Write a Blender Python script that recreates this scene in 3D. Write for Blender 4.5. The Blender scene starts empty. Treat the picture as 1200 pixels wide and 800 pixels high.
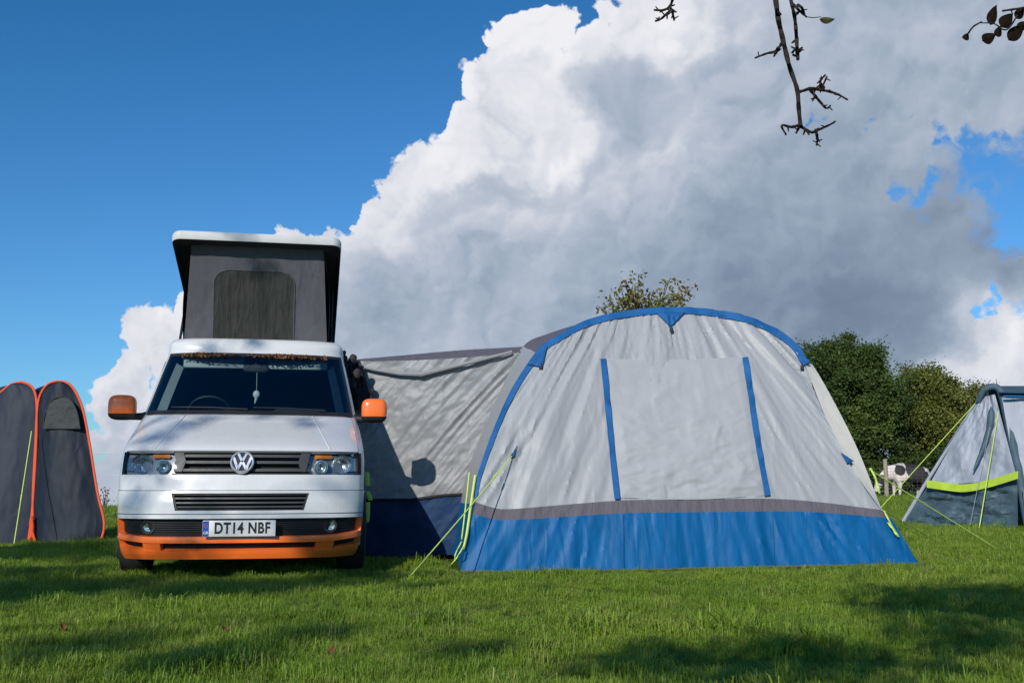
import bpy, bmesh, math, random
import numpy as np
from mathutils import Vector, Matrix, noise as mnoise
random.seed(7); np.random.seed(7)
scene = bpy.context.scene
C = scene.collection
R = math.radians
# ------------------------------------------------------------------ camera
CAM_H = 0.72; PITCH = math.atan(163/1200)
cam_d = bpy.data.cameras.new('camera'); cam = bpy.data.objects.new('camera', cam_d); C.objects.link(cam)
cam_d.lens = 36; cam_d.sensor_width = 36; cam_d.clip_end = 3000; cam_d.clip_start = .05
cam.location = (0, 0, CAM_H); cam.rotation_euler = (math.pi/2+PITCH, 0, 0)
scene.camera = cam
scene.view_settings.view_transform = 'Standard'; scene.view_settings.look = 'None'
scene.view_settings.exposure = 0.0; scene.view_settings.gamma = 1
# ------------------------------------------------------------------ sun
SUN_EL = 27; SUN_AZ = 200        # azimuth clockwise from +Y
sd = Vector((math.sin(R(SUN_AZ))*math.cos(R(SUN_EL)), math.cos(R(SUN_AZ))*math.cos(R(SUN_EL)), math.sin(R(SUN_EL))))
sl = bpy.data.lights.new('sun', 'SUN'); sl.energy = 4.1; sl.angle = R(.53); sl.color = (1, .94, .86)
so = bpy.data.objects.new('sun', sl); C.objects.link(so)
so.rotation_euler = (-sd).to_track_quat('-Z', 'Y').to_euler(); so.location = (-10, -20, 20)

f_ = 1200.; cT, sT = math.cos(PITCH), math.sin(PITCH)
def ray(px, py):
    a = (px-600)/f_; b = (400-py)/f_
    return Vector((a, cT-b*sT, sT+b*cT))
def at(px, py, Y):
    d = ray(px, py); k = Y/d.y
    return Vector((d.x*k, Y, CAM_H+d.z*k))
def ground_at(px, py):
    d = ray(px, py); k = -CAM_H/d.z
    return Vector((d.x*k, d.y*k, 0))
# ------------------------------------------------------------------ node helper
class NT:
    def __init__(s, tree): s.t = tree; s.t.nodes.clear()
    def n(s, typ, ins=None, **kw):
        nd = s.t.nodes.new(typ)
        for k, v in kw.items(): setattr(nd, k, v)
        if ins:
            for k, v in ins.items():
                sock = nd.inputs[k]
                if isinstance(v, bpy.types.NodeSocket): s.t.links.new(v, sock)
                else: sock.default_value = v
        return nd
    def m(s, op, a, b=None, c=None, clamp=False):
        nd = s.n('ShaderNodeMath', operation=op, use_clamp=clamp)
        for i, v in enumerate((a, b, c)):
            if v is None: continue
            if isinstance(v, bpy.types.NodeSocket): s.t.links.new(v, nd.inputs[i])
            else: nd.inputs[i].default_value = v
        return nd.outputs[0]
    def vm(s, op, a, b=None, out=0):
        nd = s.n('ShaderNodeVectorMath', operation=op)
        for i, v in enumerate((a, b)):
            if v is None: continue
            if isinstance(v, bpy.types.NodeSocket): s.t.links.new(v, nd.inputs[i])
            else: nd.inputs[i].default_value = v
        return nd.outputs[out]
    def scale(s, a, k):
        nd = s.n('ShaderNodeVectorMath', {0: a}, operation='SCALE'); nd.inputs['Scale'].default_value = k
        return nd.outputs[0]
    def noise(s, vec, sc, det=4, rough=.55, dist=0.):
        return s.n('ShaderNodeTexNoise', {'Vector': vec, 'Scale': sc, 'Detail': det, 'Roughness': rough, 'Distortion': dist}).outputs[0]
    def ramp(s, fac, lo, hi, smooth=True, a=0., b=1.):
        nd = s.n('ShaderNodeMapRange', {'Value': fac, 'From Min': lo, 'From Max': hi, 'To Min': a, 'To Max': b})
        nd.interpolation_type = 'SMOOTHSTEP' if smooth else 'LINEAR'
        return nd.outputs[0]
    def mix(s, fac, a, b, typ='MIX'):
        nd = s.n('ShaderNodeMix', data_type='RGBA', blend_type=typ)
        for i, v in ((0, fac), (6, a), (7, b)):
            if isinstance(v, bpy.types.NodeSocket): s.t.links.new(v, nd.inputs[i])
            else: nd.inputs[i].default_value = v if not (isinstance(v, tuple) and len(v) == 3) else (*v, 1)
        return nd.outputs[2]
    def link(s, a, b): s.t.links.new(a, b)
def srgb(r, g, b):
    f = lambda c: (c/255/12.92) if c/255 <= .04045 else ((c/255+.055)/1.055)**2.4
    return (f(r), f(g), f(b), 1)
# ------------------------------------------------------------------ world: sky with cumulus
world = bpy.data.worlds.new('World'); scene.world = world; world.use_nodes = True
world.cycles.sampling_method = 'MANUAL'; world.cycles.sample_map_resolution = 256
W = NT(world.node_tree)
gen = W.n('ShaderNodeTexCoord').outputs['Generated']
D = W.vm('NORMALIZE', gen)
sky = W.n('ShaderNodeTexSky', sky_type='NISHITA', sun_disc=False, sun_elevation=R(SUN_EL), sun_rotation=R(SUN_AZ),
          air_density=1.0, dust_density=.25, ozone_density=3.0)
def dirn(px, py):
    return tuple(ray(px, py).normalized())
warp = W.n('ShaderNodeTexNoise', {'Vector': D, 'Scale': 7., 'Detail': 3., 'Roughness': .55})
warp2 = W.n('ShaderNodeTexNoise', {'Vector': D, 'Scale': 26., 'Detail': 4., 'Roughness': .6})
wv = W.vm('ADD', W.scale(W.vm('SUBTRACT', warp.outputs['Color'], (.5, .5, .5)), .10),
          W.scale(W.vm('SUBTRACT', warp2.outputs['Color'], (.5, .5, .5)), .045))
Dw = W.vm('ADD', D, wv)
def blobs(lst, vec, smooth=None):
    acc = None
    for px, py, r in lst:
        d = W.vm('DISTANCE', vec, dirn(px, py), out=1)
        v = W.m('MULTIPLY_ADD', d, -1200./r, 1.)
        acc = v if acc is None else (W.m('MAXIMUM', acc, v) if smooth is None else W.m('SMOOTH_MAX', acc, v, smooth))
    return acc
solid = [(630,62,46),(588,122,44),(548,172,44),(660,170,120),(775,70,100),(715,80,50),(725,45,42),(480,228,38),(436,244,27),(520,260,110),
         (860,40,140),(1010,20,150),(1120,20,110),(1200,60,80),(800,260,220),(610,330,140),(520,350,110),(470,310,90),(420,305,52),(350,312,36),(470,420,170),(1000,290,190),
         (188,402,50),(146,450,36),(218,368,28),(178,505,62),(155,570,50),(280,520,150),(700,520,260),(1000,500,190),
         (1150,425,62),(1200,400,46),(1230,60,130),(1190,330,60)]
holes = [(1172,205,58),(1080,225,22),(1150,165,26),(1190,255,46),(1162,352,14),(1198,362,20)]
S1 = blobs(solid, Dw)
# wispy holes are warped more
wv3 = W.vm('ADD', D, W.scale(W.vm('SUBTRACT', warp2.outputs['Color'], (.5, .5, .5)), .11))
H1 = blobs(holes, wv3)
# billows: smooth voronoi cells make rounded lumps on the rim
vor = W.n('ShaderNodeTexVoronoi', {'Vector': Dw, 'Scale': 34., 'Detail': 1., 'Roughness': .5}, feature='F1').outputs['Distance']
edge_n = W.noise(D, 90., 5, .62)
m0 = W.m('ADD', S1, W.m('MULTIPLY', W.m('SUBTRACT', .45, vor), .30))
m0 = W.m('ADD', m0, W.m('MULTIPLY', W.m('SUBTRACT', edge_n, .5), .22))
mask = W.ramp(m0, .00, .10)
hn = W.m('ADD', H1, W.m('MULTIPLY', W.m('SUBTRACT', edge_n, .5), .9))
hole = W.ramp(hn, -.1, .75)
mask = W.m('MULTIPLY', mask, W.m('SUBTRACT', 1., W.m('MULTIPLY', hole, .95)))
# cloud shading
tones = [(625,70,1.02),(580,130,.98),(530,180,.92),(640,150,1.0),(690,30,.92),(760,15,.85),(740,110,.40),(705,190,.58),(600,235,.60),(440,222,.88),(500,262,.60),
         (420,292,.62),(450,360,.42),(560,330,.43),(700,320,.40),(800,190,.62),(850,100,.50),(900,40,.58),(1000,60,.50),(1100,40,.50),(1180,60,.45),(980,170,.36),
         (1060,300,.32),(900,290,.34),(800,320,.37),(900,360,.24),(1000,370,.16),(860,400,.24),(1080,385,.20),(1165,400,.88),(1150,432,.80),(1190,290,.25),
         (190,370,.84),(150,400,.86),(120,460,.76),(180,450,.66),(130,540,.55),(340,275,.80),(300,500,.50),(650,480,.38)]
softw = W.vm('ADD', D, W.scale(W.vm('SUBTRACT', warp.outputs['Color'], (.5, .5, .5)), .12))
softw = W.vm('ADD', softw, W.scale(W.vm('SUBTRACT', warp2.outputs['Color'], (.5, .5, .5)), .045))
num = den = None
for px, py, val in tones:
    d = W.vm('DISTANCE', softw, dirn(px, py), out=1)
    w_ = W.m('DIVIDE', 1., W.m('ADD', W.m('POWER', d, 3.6), 2e-6))
    a_ = W.m('MULTIPLY', w_, val)
    num = a_ if num is None else W.m('ADD', num, a_); den = w_ if den is None else W.m('ADD', den, w_)
BASE = W.m('DIVIDE', num, den)
def relief(sc, det, rough, off, vec=Dw):
    o = tuple(c*off for c in (-.6, 0, .8))
    a = W.noise(vec, sc, det, rough); b = W.noise(W.vm('ADD', vec, o), sc, det, rough)
    return W.m('SUBTRACT', a, b)
def vrelief(sc, off):
    o = tuple(c*off for c in (-.6, 0, .8))
    g = lambda v: W.n('ShaderNodeTexVoronoi', {'Vector': v, 'Scale': sc, 'Detail': 1., 'Roughness': .5}, feature='F1').outputs['Distance']
    return W.m('SUBTRACT', g(W.vm('ADD', Dw, o)), g(Dw))
rel = W.m('ADD', W.m('MULTIPLY', relief(7., 5, .52, .02), 1.8), W.m('MULTIPLY', vrelief(24., .010), .30))
L = W.m('ADD', BASE, W.m('MULTIPLY', rel, W.ramp(BASE, .15, .9, False, .18, .80)))
L = W.m('ADD', L, W.m('MULTIPLY', W.m('SUBTRACT', W.noise(D, 5., 5, .52), .5), .20))
cr = W.n('ShaderNodeValToRGB', {'Fac': L})
e = cr.color_ramp.elements
e[0].position = 0; e[0].color = srgb(96, 112, 134)
e[1].position = 1; e[1].color = srgb(240, 240, 244)
for p, col in ((.2, (120, 137, 160)), (.42, (158, 173, 192)), (.62, (190, 198, 212)), (.8, (222, 224, 232))):
    k = e.new(p); k.color = srgb(*col)
sz = W.n('ShaderNodeSeparateXYZ', {0: D}).outputs[2]
skyc = W.mix(1., sky.outputs[0], (.052, .087, .122, 1), 'MULTIPLY')
skyc = W.vm('MAXIMUM', W.vm('SUBTRACT', skyc, (.032, .022, .040)), (.004, .01, .02))
blue = W.mix(mask, skyc, cr.outputs[0])
bg = W.n('ShaderNodeBackground', {'Strength': 1.})
W.link(blue, bg.inputs['Color'])
out = W.n('ShaderNodeOutputWorld'); W.link(bg.outputs[0], out.inputs[0])
SKY_NODE = sky
# ------------------------------------------------------------------ materials
def mat(name):
    m = bpy.data.materials.new(name); m.use_nodes = True
    return m, NT(m.node_tree)
def pbr(name, col, rough=.6, metal=0., coat=0., bump=0., bscale=60., var=.0, vscale=8., spec=.5, col2=None):
    m, N = mat(name)
    pos = N.n('ShaderNodeTexCoord').outputs['Object']
    p = N.n('ShaderNodeBsdfPrincipled', {'Base Color': (*col, 1), 'Roughness': rough, 'Metallic': metal, 'Coat Weight': coat, 'Coat Roughness': .06, 'Specular IOR Level': spec})
    if var or col2:
        nz = N.ramp(N.noise(pos, vscale, 5, .6), .3, .7)
        c2 = col2 or tuple(max(0, c*(1-var)) for c in col)
        N.link(N.mix(nz, (*c2, 1), (*col, 1)), p.inputs['Base Color'])
    rn = N.ramp(N.noise(pos, vscale*2.3, 4, .6), .3, .7, a=max(0, rough-.06), b=min(1, rough+.08))
    N.link(rn, p.inputs['Roughness'])
    if bump:
        b = N.n('ShaderNodeBump', {'Strength': bump, 'Distance': .01, 'Height': N.noise(pos, bscale, 4, .6)})
        N.link(b.outputs[0], p.inputs['Normal'])
    o = N.n('ShaderNodeOutputMaterial'); N.link(p.outputs[0], o.inputs[0])
    return m
def fabric(name, col, trans=.25, var=.12, rough=.75, wr=.5, wscale=6., stretch=(1, 1, 1), sheen=.1, fine=1., crease=.0, cs=3., cdir=(1, 1, 1), spec=.35):
    m, N = mat(name)
    pos = N.n('ShaderNodeTexCoord').outputs['Object']
    mp = N.n('ShaderNodeMapping', {'Vector': pos, 'Scale': stretch}).outputs[0]
    n1 = N.noise(mp, wscale, 5, .55, .6)
    n2 = N.noise(pos, 38., 3, .5, 1.2)
    c = N.mix(N.ramp(n1, .3, .7), tuple(x*(1-var) for x in col), col)
    h = N.m('ADD', N.m('MULTIPLY', n1, 1.), N.m('MULTIPLY', n2, .12*fine))
    b = N.n('ShaderNodeBump', {'Strength': wr, 'Distance': .05, 'Height': h})
    if crease:
        # thin sharp creases: ridges where a stretched noise crosses its mid value, present only in patches
        acc = None
        for rz_, sc_, of_ in ((.5, cs*.8, 0.), (-.7, cs*1.3, 5.), (.15, cs*1.8, 9.)):
            q = N.n('ShaderNodeMapping', {'Vector': pos, 'Rotation': (0, rz_, 0), 'Scale': tuple(k*v for k, v in zip(cdir, (1.6, 1., .55))), 'Location': (of_, of_, of_)}).outputs[0]
            n_ = N.noise(q, sc_, 1, .4, .25)
            r_ = N.m('SUBTRACT', 1., N.ramp(N.m('ABSOLUTE', N.m('SUBTRACT', n_, .5)), 0., .10))
            pt = N.ramp(N.noise(pos, sc_*.6, 2, .5), .42, .70)
            r_ = N.m('MULTIPLY', r_, pt); acc = r_ if acc is None else N.m('ADD', acc, r_)
        b = N.n('ShaderNodeBump', {'Strength': crease*.55, 'Distance': .010, 'Height': acc, 'Normal': b.outputs[0]})
    p = N.n('ShaderNodeBsdfPrincipled', {'Base Color': c, 'Roughness': rough, 'Normal': b.outputs[0], 'Specular IOR Level': spec})
    t = N.n('ShaderNodeBsdfTranslucent', {'Color': c, 'Normal': b.outputs[0]})
    mx = N.n('ShaderNodeMixShader', {0: trans, 1: p.outputs[0], 2: t.outputs[0]})
    o = N.n('ShaderNodeOutputMaterial'); N.link(mx.outputs[0], o.inputs[0])
    return m
def leafmat(name, a, b, c=None, scale=1.5, trans=.35, fscale=9.):
    m, N = mat(name)
    pos = N.n('ShaderNodeNewGeometry').outputs['Position']
    n1 = N.ramp(N.noise(pos, scale, 4, .6), .35, .65)
    n2 = N.ramp(N.noise(pos, fscale, 3, .6), .3, .7)
    col = N.mix(n1, a, b)
    col = N.mix(N.m('MULTIPLY', n2, .6), col, c or tuple(x*.55 for x in a))
    d = N.n('ShaderNodeBsdfPrincipled', {'Base Color': col, 'Roughness': .55, 'Specular IOR Level': .3})
    t = N.n('ShaderNodeBsdfTranslucent', {'Color': col})
    mx = N.n('ShaderNodeMixShader', {0: trans, 1: d.outputs[0], 2: t.outputs[0]})
    o = N.n('ShaderNodeOutputMaterial'); N.link(mx.outputs[0], o.inputs[0])
    return m
M = {}
M['white'] = pbr('white_paint', (.63, .635, .63), .28, coat=.6, var=.05, vscale=3)
M['orange'] = pbr('orange_paint', (.90, .17, .025), .32, coat=.35)
M['black_plastic'] = pbr('black_plastic', (.014, .014, .016), .55, bump=.2, bscale=200)
M['dark'] = pbr('dark_void', (.006, .006, .007), .8)
M['grille'] = pbr('grille_grey', (.045, .045, .048), .5)
M['chrome'] = pbr('chrome', (.85, .84, .82), .22, metal=1)
M['tyre'] = pbr('tyre_rubber', (.022, .022, .022), .8, bump=.4, bscale=80)
M['alloy'] = pbr('alloy', (.35, .36, .38), .3, metal=.9)
M['amber'] = pbr('amber_lens', (.75, .22, .02), .2)
M['plate'] = pbr('plate_white', (.62, .63, .62), .35)
M['plate_blue'] = pbr('plate_blue', (.01, .06, .32), .35)
M['badge_back'] = pbr('badge_back', (.008, .012, .03), .35)
M['silver'] = pbr('badge_silver', (.72, .73, .75), .28, metal=.6)
M['plate_txt'] = pbr('plate_text', (.01, .01, .01), .4)
M['dash'] = pbr('dashboard_plastic', (.03, .032, .036), .6, bump=.2)
M['seat'] = pbr('seat_cloth', (.045, .045, .05), .9, bump=.4)
M['visor'] = pbr('visor_fabric', (.42, .44, .43), .8)
M['skin_white'] = pbr('hanging_charm', (.6, .6, .65), .6)
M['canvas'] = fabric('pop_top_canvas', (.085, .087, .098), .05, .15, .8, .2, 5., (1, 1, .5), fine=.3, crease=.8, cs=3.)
M['canvas_dark'] = fabric('pop_top_canvas_side_shaded', (.035, .036, .045), .02, .15, .85, .6, 5., (1, 6, .5))  # shade on the canvas sides painted in as a darker canvas colour
M['mesh_win'] = fabric('mesh_window', (.036, .039, .034), .02, .4, .85, .5, 12., (2, 1, .3), fine=.5, crease=.5, cs=5., cdir=(1.5, 1, .3))
M['lidpaint'] = pbr('lid_paint', (.62, .62, .6), .4, coat=.3, var=.1)
M['lid_under'] = pbr('lid_lining', (.012, .012, .014), .9)
M['aw_grey'] = fabric('awning_light_grey', (.385, .40, .42), .14, .05, .5, .15, 6., (1.5, .6, .35), fine=.2, crease=.6, cs=1.7, cdir=(1.3, 1, .35), spec=.5)
M['aw_win'] = fabric('awning_window_cover', (.40, .415, .435), .12, .04, .6, .06, 4., (.55, 1, 1.3), fine=.1, crease=1.1, cs=1.8, cdir=(.55, 1, 1.5), spec=.5)
M['aw_cream'] = fabric('awning_cream', (.86, .82, .74), .3, .05, .7, .15, 6.)
M['aw_band'] = fabric('awning_purple_grey', (.135, .125, .15), .1, .12, .8, .4, 9., (2, 1, .5))
M['aw_blue'] = fabric('awning_blue', (.001, .115, .32), .06, .18, .55, .2, 7., (1.6, 1, .4), fine=.3, crease=.6, cs=2., cdir=(1.3, 1, .35), spec=.3)
M['blue_trim'] = pbr('blue_webbing', (.002, .105, .32), .75, bump=.3, bscale=90, var=.2)
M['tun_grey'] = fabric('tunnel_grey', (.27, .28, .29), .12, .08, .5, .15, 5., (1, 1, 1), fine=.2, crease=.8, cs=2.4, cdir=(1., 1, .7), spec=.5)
M['tun_blue'] = fabric('tunnel_blue_shaded', (.002, .032, .105), .1, .2, .65, .25, 5.)  # the van's shade on the skirt is put into this darker blue
M['neon'] = pbr('neon_cord', (.52, .68, .12), .6)
M['neon_band'] = pbr('neon_fabric', (.46, .64, .05), .6, var=.15)
M['slate'] = fabric('slate_fabric', (.070, .120, .150), .12, .3, .55, .4, 2.6, (1, 1, 1), fine=.2, crease=1., cs=2.5)
M['slate_dark'] = fabric('slate_tube', (.065, .11, .145), .05, .2, .6, .4, 6.)
M['pale'] = fabric('pale_tent_fabric', (.42, .46, .53), .2, .12, .55, .4, 3.5, (1.6, 1, .3), fine=.2, crease=.9, cs=2.)
M['navy'] = fabric('navy_fabric', (.006, .014, .028), .05, .12, .62, .12, 3., (1, 1, .6), fine=.15, crease=.5, cs=2., spec=.3)
M['navy2'] = fabric('grey_navy_fabric', (.022, .032, .052), .08, .12, .62, .12, 3., (1, 1, .6), fine=.15, crease=.5, cs=2., spec=.3)
M['window_net'] = fabric('net_window', (.05, .06, .06), .1, .3, .7, .8, 5.)
M['orange_trim'] = pbr('orange_piping', (.72, .09, .025), .6)
M['black'] = pbr('black_webbing', (.012, .012, .014), .7)
M['bark'] = pbr('bark', (.07, .05, .035), .9, bump=.8, bscale=40, var=.4, vscale=20)
M['twig'] = pbr('dark_twig', (.028, .017, .012), .9, bump=.8, bscale=120, var=.4, vscale=60)
M['wood'] = pbr('weathered_post', (.34, .29, .22), .9, bump=.5, bscale=30, var=.3)
M['wire'] = pbr('galvanised_wire', (.22, .22, .22), .5, metal=.5)
M['steel'] = pbr('peg_steel', (.5, .5, .5), .4, metal=.9)
M['cable'] = pbr('cable', (.42, .48, .56), .7)
M['leaf_dark'] = leafmat('dark_foliage', (.050, .088, .018), (.125, .180, .036), (.020, .040, .010), .45, .3, 1.8)
M['leaf_olive'] = leafmat('olive_foliage', (.090, .118, .020), (.200, .215, .042), (.040, .06, .014), .45, .3, 1.8)
M['leaf_rust'] = leafmat('turning_foliage', (.17, .20, .035), (.26, .15, .03), (.09, .12, .02), 1.6, .35, 9.)
M['leaf_apple'] = leafmat('apple_foliage', (.05, .075, .02), (.09, .11, .03), (.07, .05, .02), 3., .25)
M['leaf_brown_shaded'] = pbr('brown_leaf_shaded', (.016, .010, .006), .9, spec=.08, var=.6, vscale=40)  # brown leaves; the tree's shade on them is painted into the near-black colour
M['dead_leaf'] = pbr('dead_leaf', (.24, .12, .05), .85, spec=.1, var=.6, vscale=30)
# window glass seen from outside
m, N = mat('windscreen_glass')
lw = N.n('ShaderNodeFresnel', {'IOR': 1.55}).outputs[0]
tr = N.n('ShaderNodeBsdfTransparent', {'Color': (.66, .80, .82, 1)})
gl = N.n('ShaderNodeBsdfGlossy', {'Color': (.85, .92, 1, 1), 'Roughness': .03})
mx = N.n('ShaderNodeMixShader', {0: N.m('MULTIPLY', lw, 1.5, clamp=True), 1: tr.outputs[0], 2: gl.outputs[0]})
o = N.n('ShaderNodeOutputMaterial'); N.link(mx.outputs[0], o.inputs[0]); M['glass'] = m
m, N = mat('headlight_lens')
lw = N.n('ShaderNodeFresnel', {'IOR': 1.5}).outputs[0]
tr = N.n('ShaderNodeBsdfTransparent', {'Color': (.86, .9, .93, 1)})
gl = N.n('ShaderNodeBsdfGlossy', {'Color': (1, 1, 1, 1), 'Roughness': .05})
mx = N.n('ShaderNodeMixShader', {0: N.m('MULTIPLY', lw, .45, clamp=True), 1: tr.outputs[0], 2: gl.outputs[0]})
o = N.n('ShaderNodeOutputMaterial'); N.link(mx.outputs[0], o.inputs[0]); M['lens'] = m
M['lamp_grey'] = pbr('lamp_housing', (.30, .30, .31), .35, metal=.5)
M['dark_glass'] = pbr('tinted_side_glass', (.015, .03, .035), .05, coat=1, spec=.8)
# ------------------------------------------------------------------ object helpers
class MB:
    def __init__(s): s.v = []; s.f = []
    def add(s, verts, faces):
        b = len(s.v); s.v += [tuple(x) for x in verts]; s.f += [tuple(i+b for i in f) for f in faces]
        return s
    def box(s, c, h, rot=None, bev=0.):
        # rounded-corner box: 8 corners, each cut when bev > 0
        vs = []
        bm = bmesh.new(); bmesh.ops.create_cube(bm, size=2)
        for v in bm.verts: v.co = Vector((v.co.x*h[0], v.co.y*h[1], v.co.z*h[2]))
        if bev: bmesh.ops.bevel(bm, geom=bm.edges[:], offset=bev, segments=2, affect='EDGES', profile=.5)
        bm.verts.index_update()
        mtx = rot or Matrix.Identity(3)
        s.add([mtx @ v.co + Vector(c) for v in bm.verts], [[v.index for v in f.verts] for f in bm.faces]); bm.free()
        return s
    def tube(s, path, r, seg=8, cap=True):
        path = [Vector(p) for p in path]; n = len(path)
        rr = r if isinstance(r, (list, tuple)) else [r]*n
        rings = []
        t0 = (path[1]-path[0]).normalized(); up = Vector((0, 0, 1)) if abs(t0.z) < .9 else Vector((1, 0, 0))
        u = t0.cross(up).normalized()
        for i in range(n):
            t = (path[min(i+1, n-1)]-path[max(i-1, 0)]).normalized()
            u = (u-t*u.dot(t)).normalized(); w = t.cross(u)
            rings.append([path[i]+(u*math.cos(a)+w*math.sin(a))*rr[i] for a in [2*math.pi*k/seg for k in range(seg)]])
        vs = [p for ring in rings for p in ring]
        fs = [(i*seg+k, i*seg+(k+1) % seg, (i+1)*seg+(k+1) % seg, (i+1)*seg+k) for i in range(n-1) for k in range(seg)]
        if cap: fs += [tuple(range(seg))[::-1], tuple((n-1)*seg+k for k in range(seg))]
        return s.add(vs, fs)
    def grid(s, fn, nu, nv, flip=False):
        vs = [fn(i/nu, j/nv) for j in range(nv+1) for i in range(nu+1)]
        fs = [(j*(nu+1)+i, j*(nu+1)+i+1, (j+1)*(nu+1)+i+1, (j+1)*(nu+1)+i) for j in range(nv) for i in range(nu)]
        if flip: fs = [f[::-1] for f in fs]
        return s.add(vs, fs)
    def lathe(s, prof, c, axis='z', seg=32):
        vs = []; n = len(prof)
        for r, h in prof:
            for k in range(seg):
                a = 2*math.pi*k/seg
                p = {'z': (r*math.cos(a), r*math.sin(a), h), 'x': (h, r*math.cos(a), r*math.sin(a)), 'y': (r*math.cos(a), h, r*math.sin(a))}[axis]
                vs.append(Vector(p)+Vector(c))
        fs = [(i*seg+k, i*seg+(k+1) % seg, (i+1)*seg+(k+1) % seg, (i+1)*seg+k) for i in range(n-1) for k in range(seg)]
        return s.add(vs, fs)
    def ellipsoid(s, c, h, p=2., nu=20, nv=12, rot=None, zcut=None):
        sg = lambda x, e: math.copysign(abs(x)**e, x)
        q = 2/p; mtx = rot or Matrix.Identity(3)
        def fn(u, v):
            a = -math.pi+2*math.pi*u; b = -math.pi/2+math.pi*v
            z = h[2]*sg(math.sin(b), q)
            if zcut: z = min(max(z, zcut[0]), zcut[1])
            return mtx @ Vector((h[0]*sg(math.cos(b), q)*sg(math.cos(a), q), h[1]*sg(math.cos(b), q)*sg(math.sin(a), q), z)) + Vector(c)
        return s.grid(fn, nu, nv)
def link(name, mesh, parent=None):
    o = bpy.data.objects.new(name, mesh); C.objects.link(o)
    if parent: o.parent = parent
    return o
def build(name, mb, m, parent=None, smooth=True, world=False, weld=False, thick=0.):
    me = bpy.data.meshes.new(name)
    vs = mb.v
    if world and parent is not None:
        inv = ROOTM[parent.name]; vs = [tuple(inv @ Vector(v)) for v in vs]
    me.from_pydata([tuple(v) for v in vs], [], mb.f); me.update()
    bm = bmesh.new(); bm.from_mesh(me)
    if weld: bmesh.ops.remove_doubles(bm, verts=bm.verts, dist=1e-5)
    bmesh.ops.recalc_face_normals(bm, faces=bm.faces) if not thick else None
    bm.to_mesh(me); bm.free()
    if smooth:
        me.polygons.foreach_set('use_smooth', [True]*len(me.polygons))
        try: me.set_sharp_from_angle(angle=R(38))
        except Exception: pass
    me.materials.append(M[m] if isinstance(m, str) else m)
    o = link(name, me, parent)
    if thick:
        md = o.modifiers.new('thickness', 'SOLIDIFY'); md.thickness = thick; md.offset = 0
    return o
ROOTM = {}
def thing(name, label, cat, loc=(0, 0, 0), rz=0., group=None):
    o = bpy.data.objects.new(name, None); C.objects.link(o); o.empty_display_size = .2
    o.location = loc; o.rotation_euler = (0, 0, rz); o['label'] = label; o['category'] = cat
    if group: o['group'] = group
    ROOTM[o.name] = (Matrix.Translation(Vector(loc)) @ Matrix.Rotation(rz, 4, 'Z')).inverted()
    return o
def tag(o, label, cat, group=None):
    o['label'] = label; o['category'] = cat
    if group: o['group'] = group
def interp(tab, x):
    xs = [t[0] for t in tab]
    if x <= xs[0]: return tab[0][1:]
    if x >= xs[-1]: return tab[-1][1:]
    for i in range(len(xs)-1):
        if x <= xs[i+1]:
            k = (x-xs[i])/(xs[i+1]-xs[i]); return tuple(a+(b-a)*k for a, b in zip(tab[i][1:], tab[i+1][1:]))
def curve_pts(pts, n):
    """n+1 points along a Catmull-Rom curve through pts (tuples)."""
    P = [np.array(p, float) for p in pts]
    P = [2*P[0]-P[1]]+P+[2*P[-1]-P[-2]]
    dense = []
    for i in range(1, len(P)-2):
        for k in range(16):
            t = k/16
            dense.append(.5*((2*P[i])+(-P[i-1]+P[i+1])*t+(2*P[i-1]-5*P[i]+4*P[i+1]-P[i+2])*t*t+(-P[i-1]+3*P[i]-3*P[i+1]+P[i+2])*t**3))
    dense.append(P[-2]); dense = np.array(dense)
    seg = np.r_[0, np.cumsum(np.linalg.norm(np.diff(dense, axis=0), axis=1))]
    t = np.linspace(0, seg[-1], n+1)
    return np.stack([np.interp(t, seg, dense[:, k]) for k in range(dense.shape[1])], 1)
def fb(x, y, z=0., o=4):
    return mnoise.fractal(Vector((x, y, z)), .9, 2.1, o)
# ------------------------------------------------------------------ ground
def gz(x, y):
    z = .025*math.sin(x*.7+1)*math.sin(y*.45) + .012*fb(x*.8, y*.8)
    k = min(1, max(0, (y-3)/4)); 
    z *= 1.0 if y > 11 else .35
    w = min(1, max(0, (-x/max(y, 1)+.02)/.10))
    if y > 27 and w > 0: z -= w*(.065*(y-27)+.0008*min(y-27, 60)**2)
    if y > 70: z -= (y-70)*.012*(1-w)
    return z
def make_ground():
    xs = np.unique(np.r_[-np.geomspace(.5, 700, 70), 0, np.geomspace(.5, 700, 70)])
    ys = np.unique(np.r_[-np.geomspace(.5, 60, 16)[::-1], np.linspace(0, 40, 90), np.geomspace(41, 900, 40)])
    mb = MB()
    mb.v = [(x, y, gz(x, y)) for y in ys for x in xs]; nx = len(xs)
    mb.f = [(j*nx+i, j*nx+i+1, (j+1)*nx+i+1, (j+1)*nx+i) for j in range(len(ys)-1) for i in range(nx-1)]
    m, N = mat('turf')
    pos = N.n('ShaderNodeNewGeometry').outputs['Position']
    n1 = N.ramp(N.noise(pos, .6, 5, .6), .35, .65); n2 = N.ramp(N.noise(pos, 22., 5, .65), .3, .7)
    col = N.mix(n1, (.060, .115, .012), (.110, .155, .022)); col = N.mix(N.m('MULTIPLY', n2, .55), col, (.035, .045, .014))
    b = N.n('ShaderNodeBump', {'Strength': .8, 'Distance': .04, 'Height': N.noise(pos, 30., 5, .7)})
    p = N.n('ShaderNodeBsdfPrincipled', {'Base Color': col, 'Roughness': .95, 'Normal': b.outputs[0], 'Specular IOR Level': .1})
    o = N.n('ShaderNodeOutputMaterial'); N.link(p.outputs[0], o.inputs[0])
    g = build('ground', mb, m); g['kind'] = 'structure'
make_ground()
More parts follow.
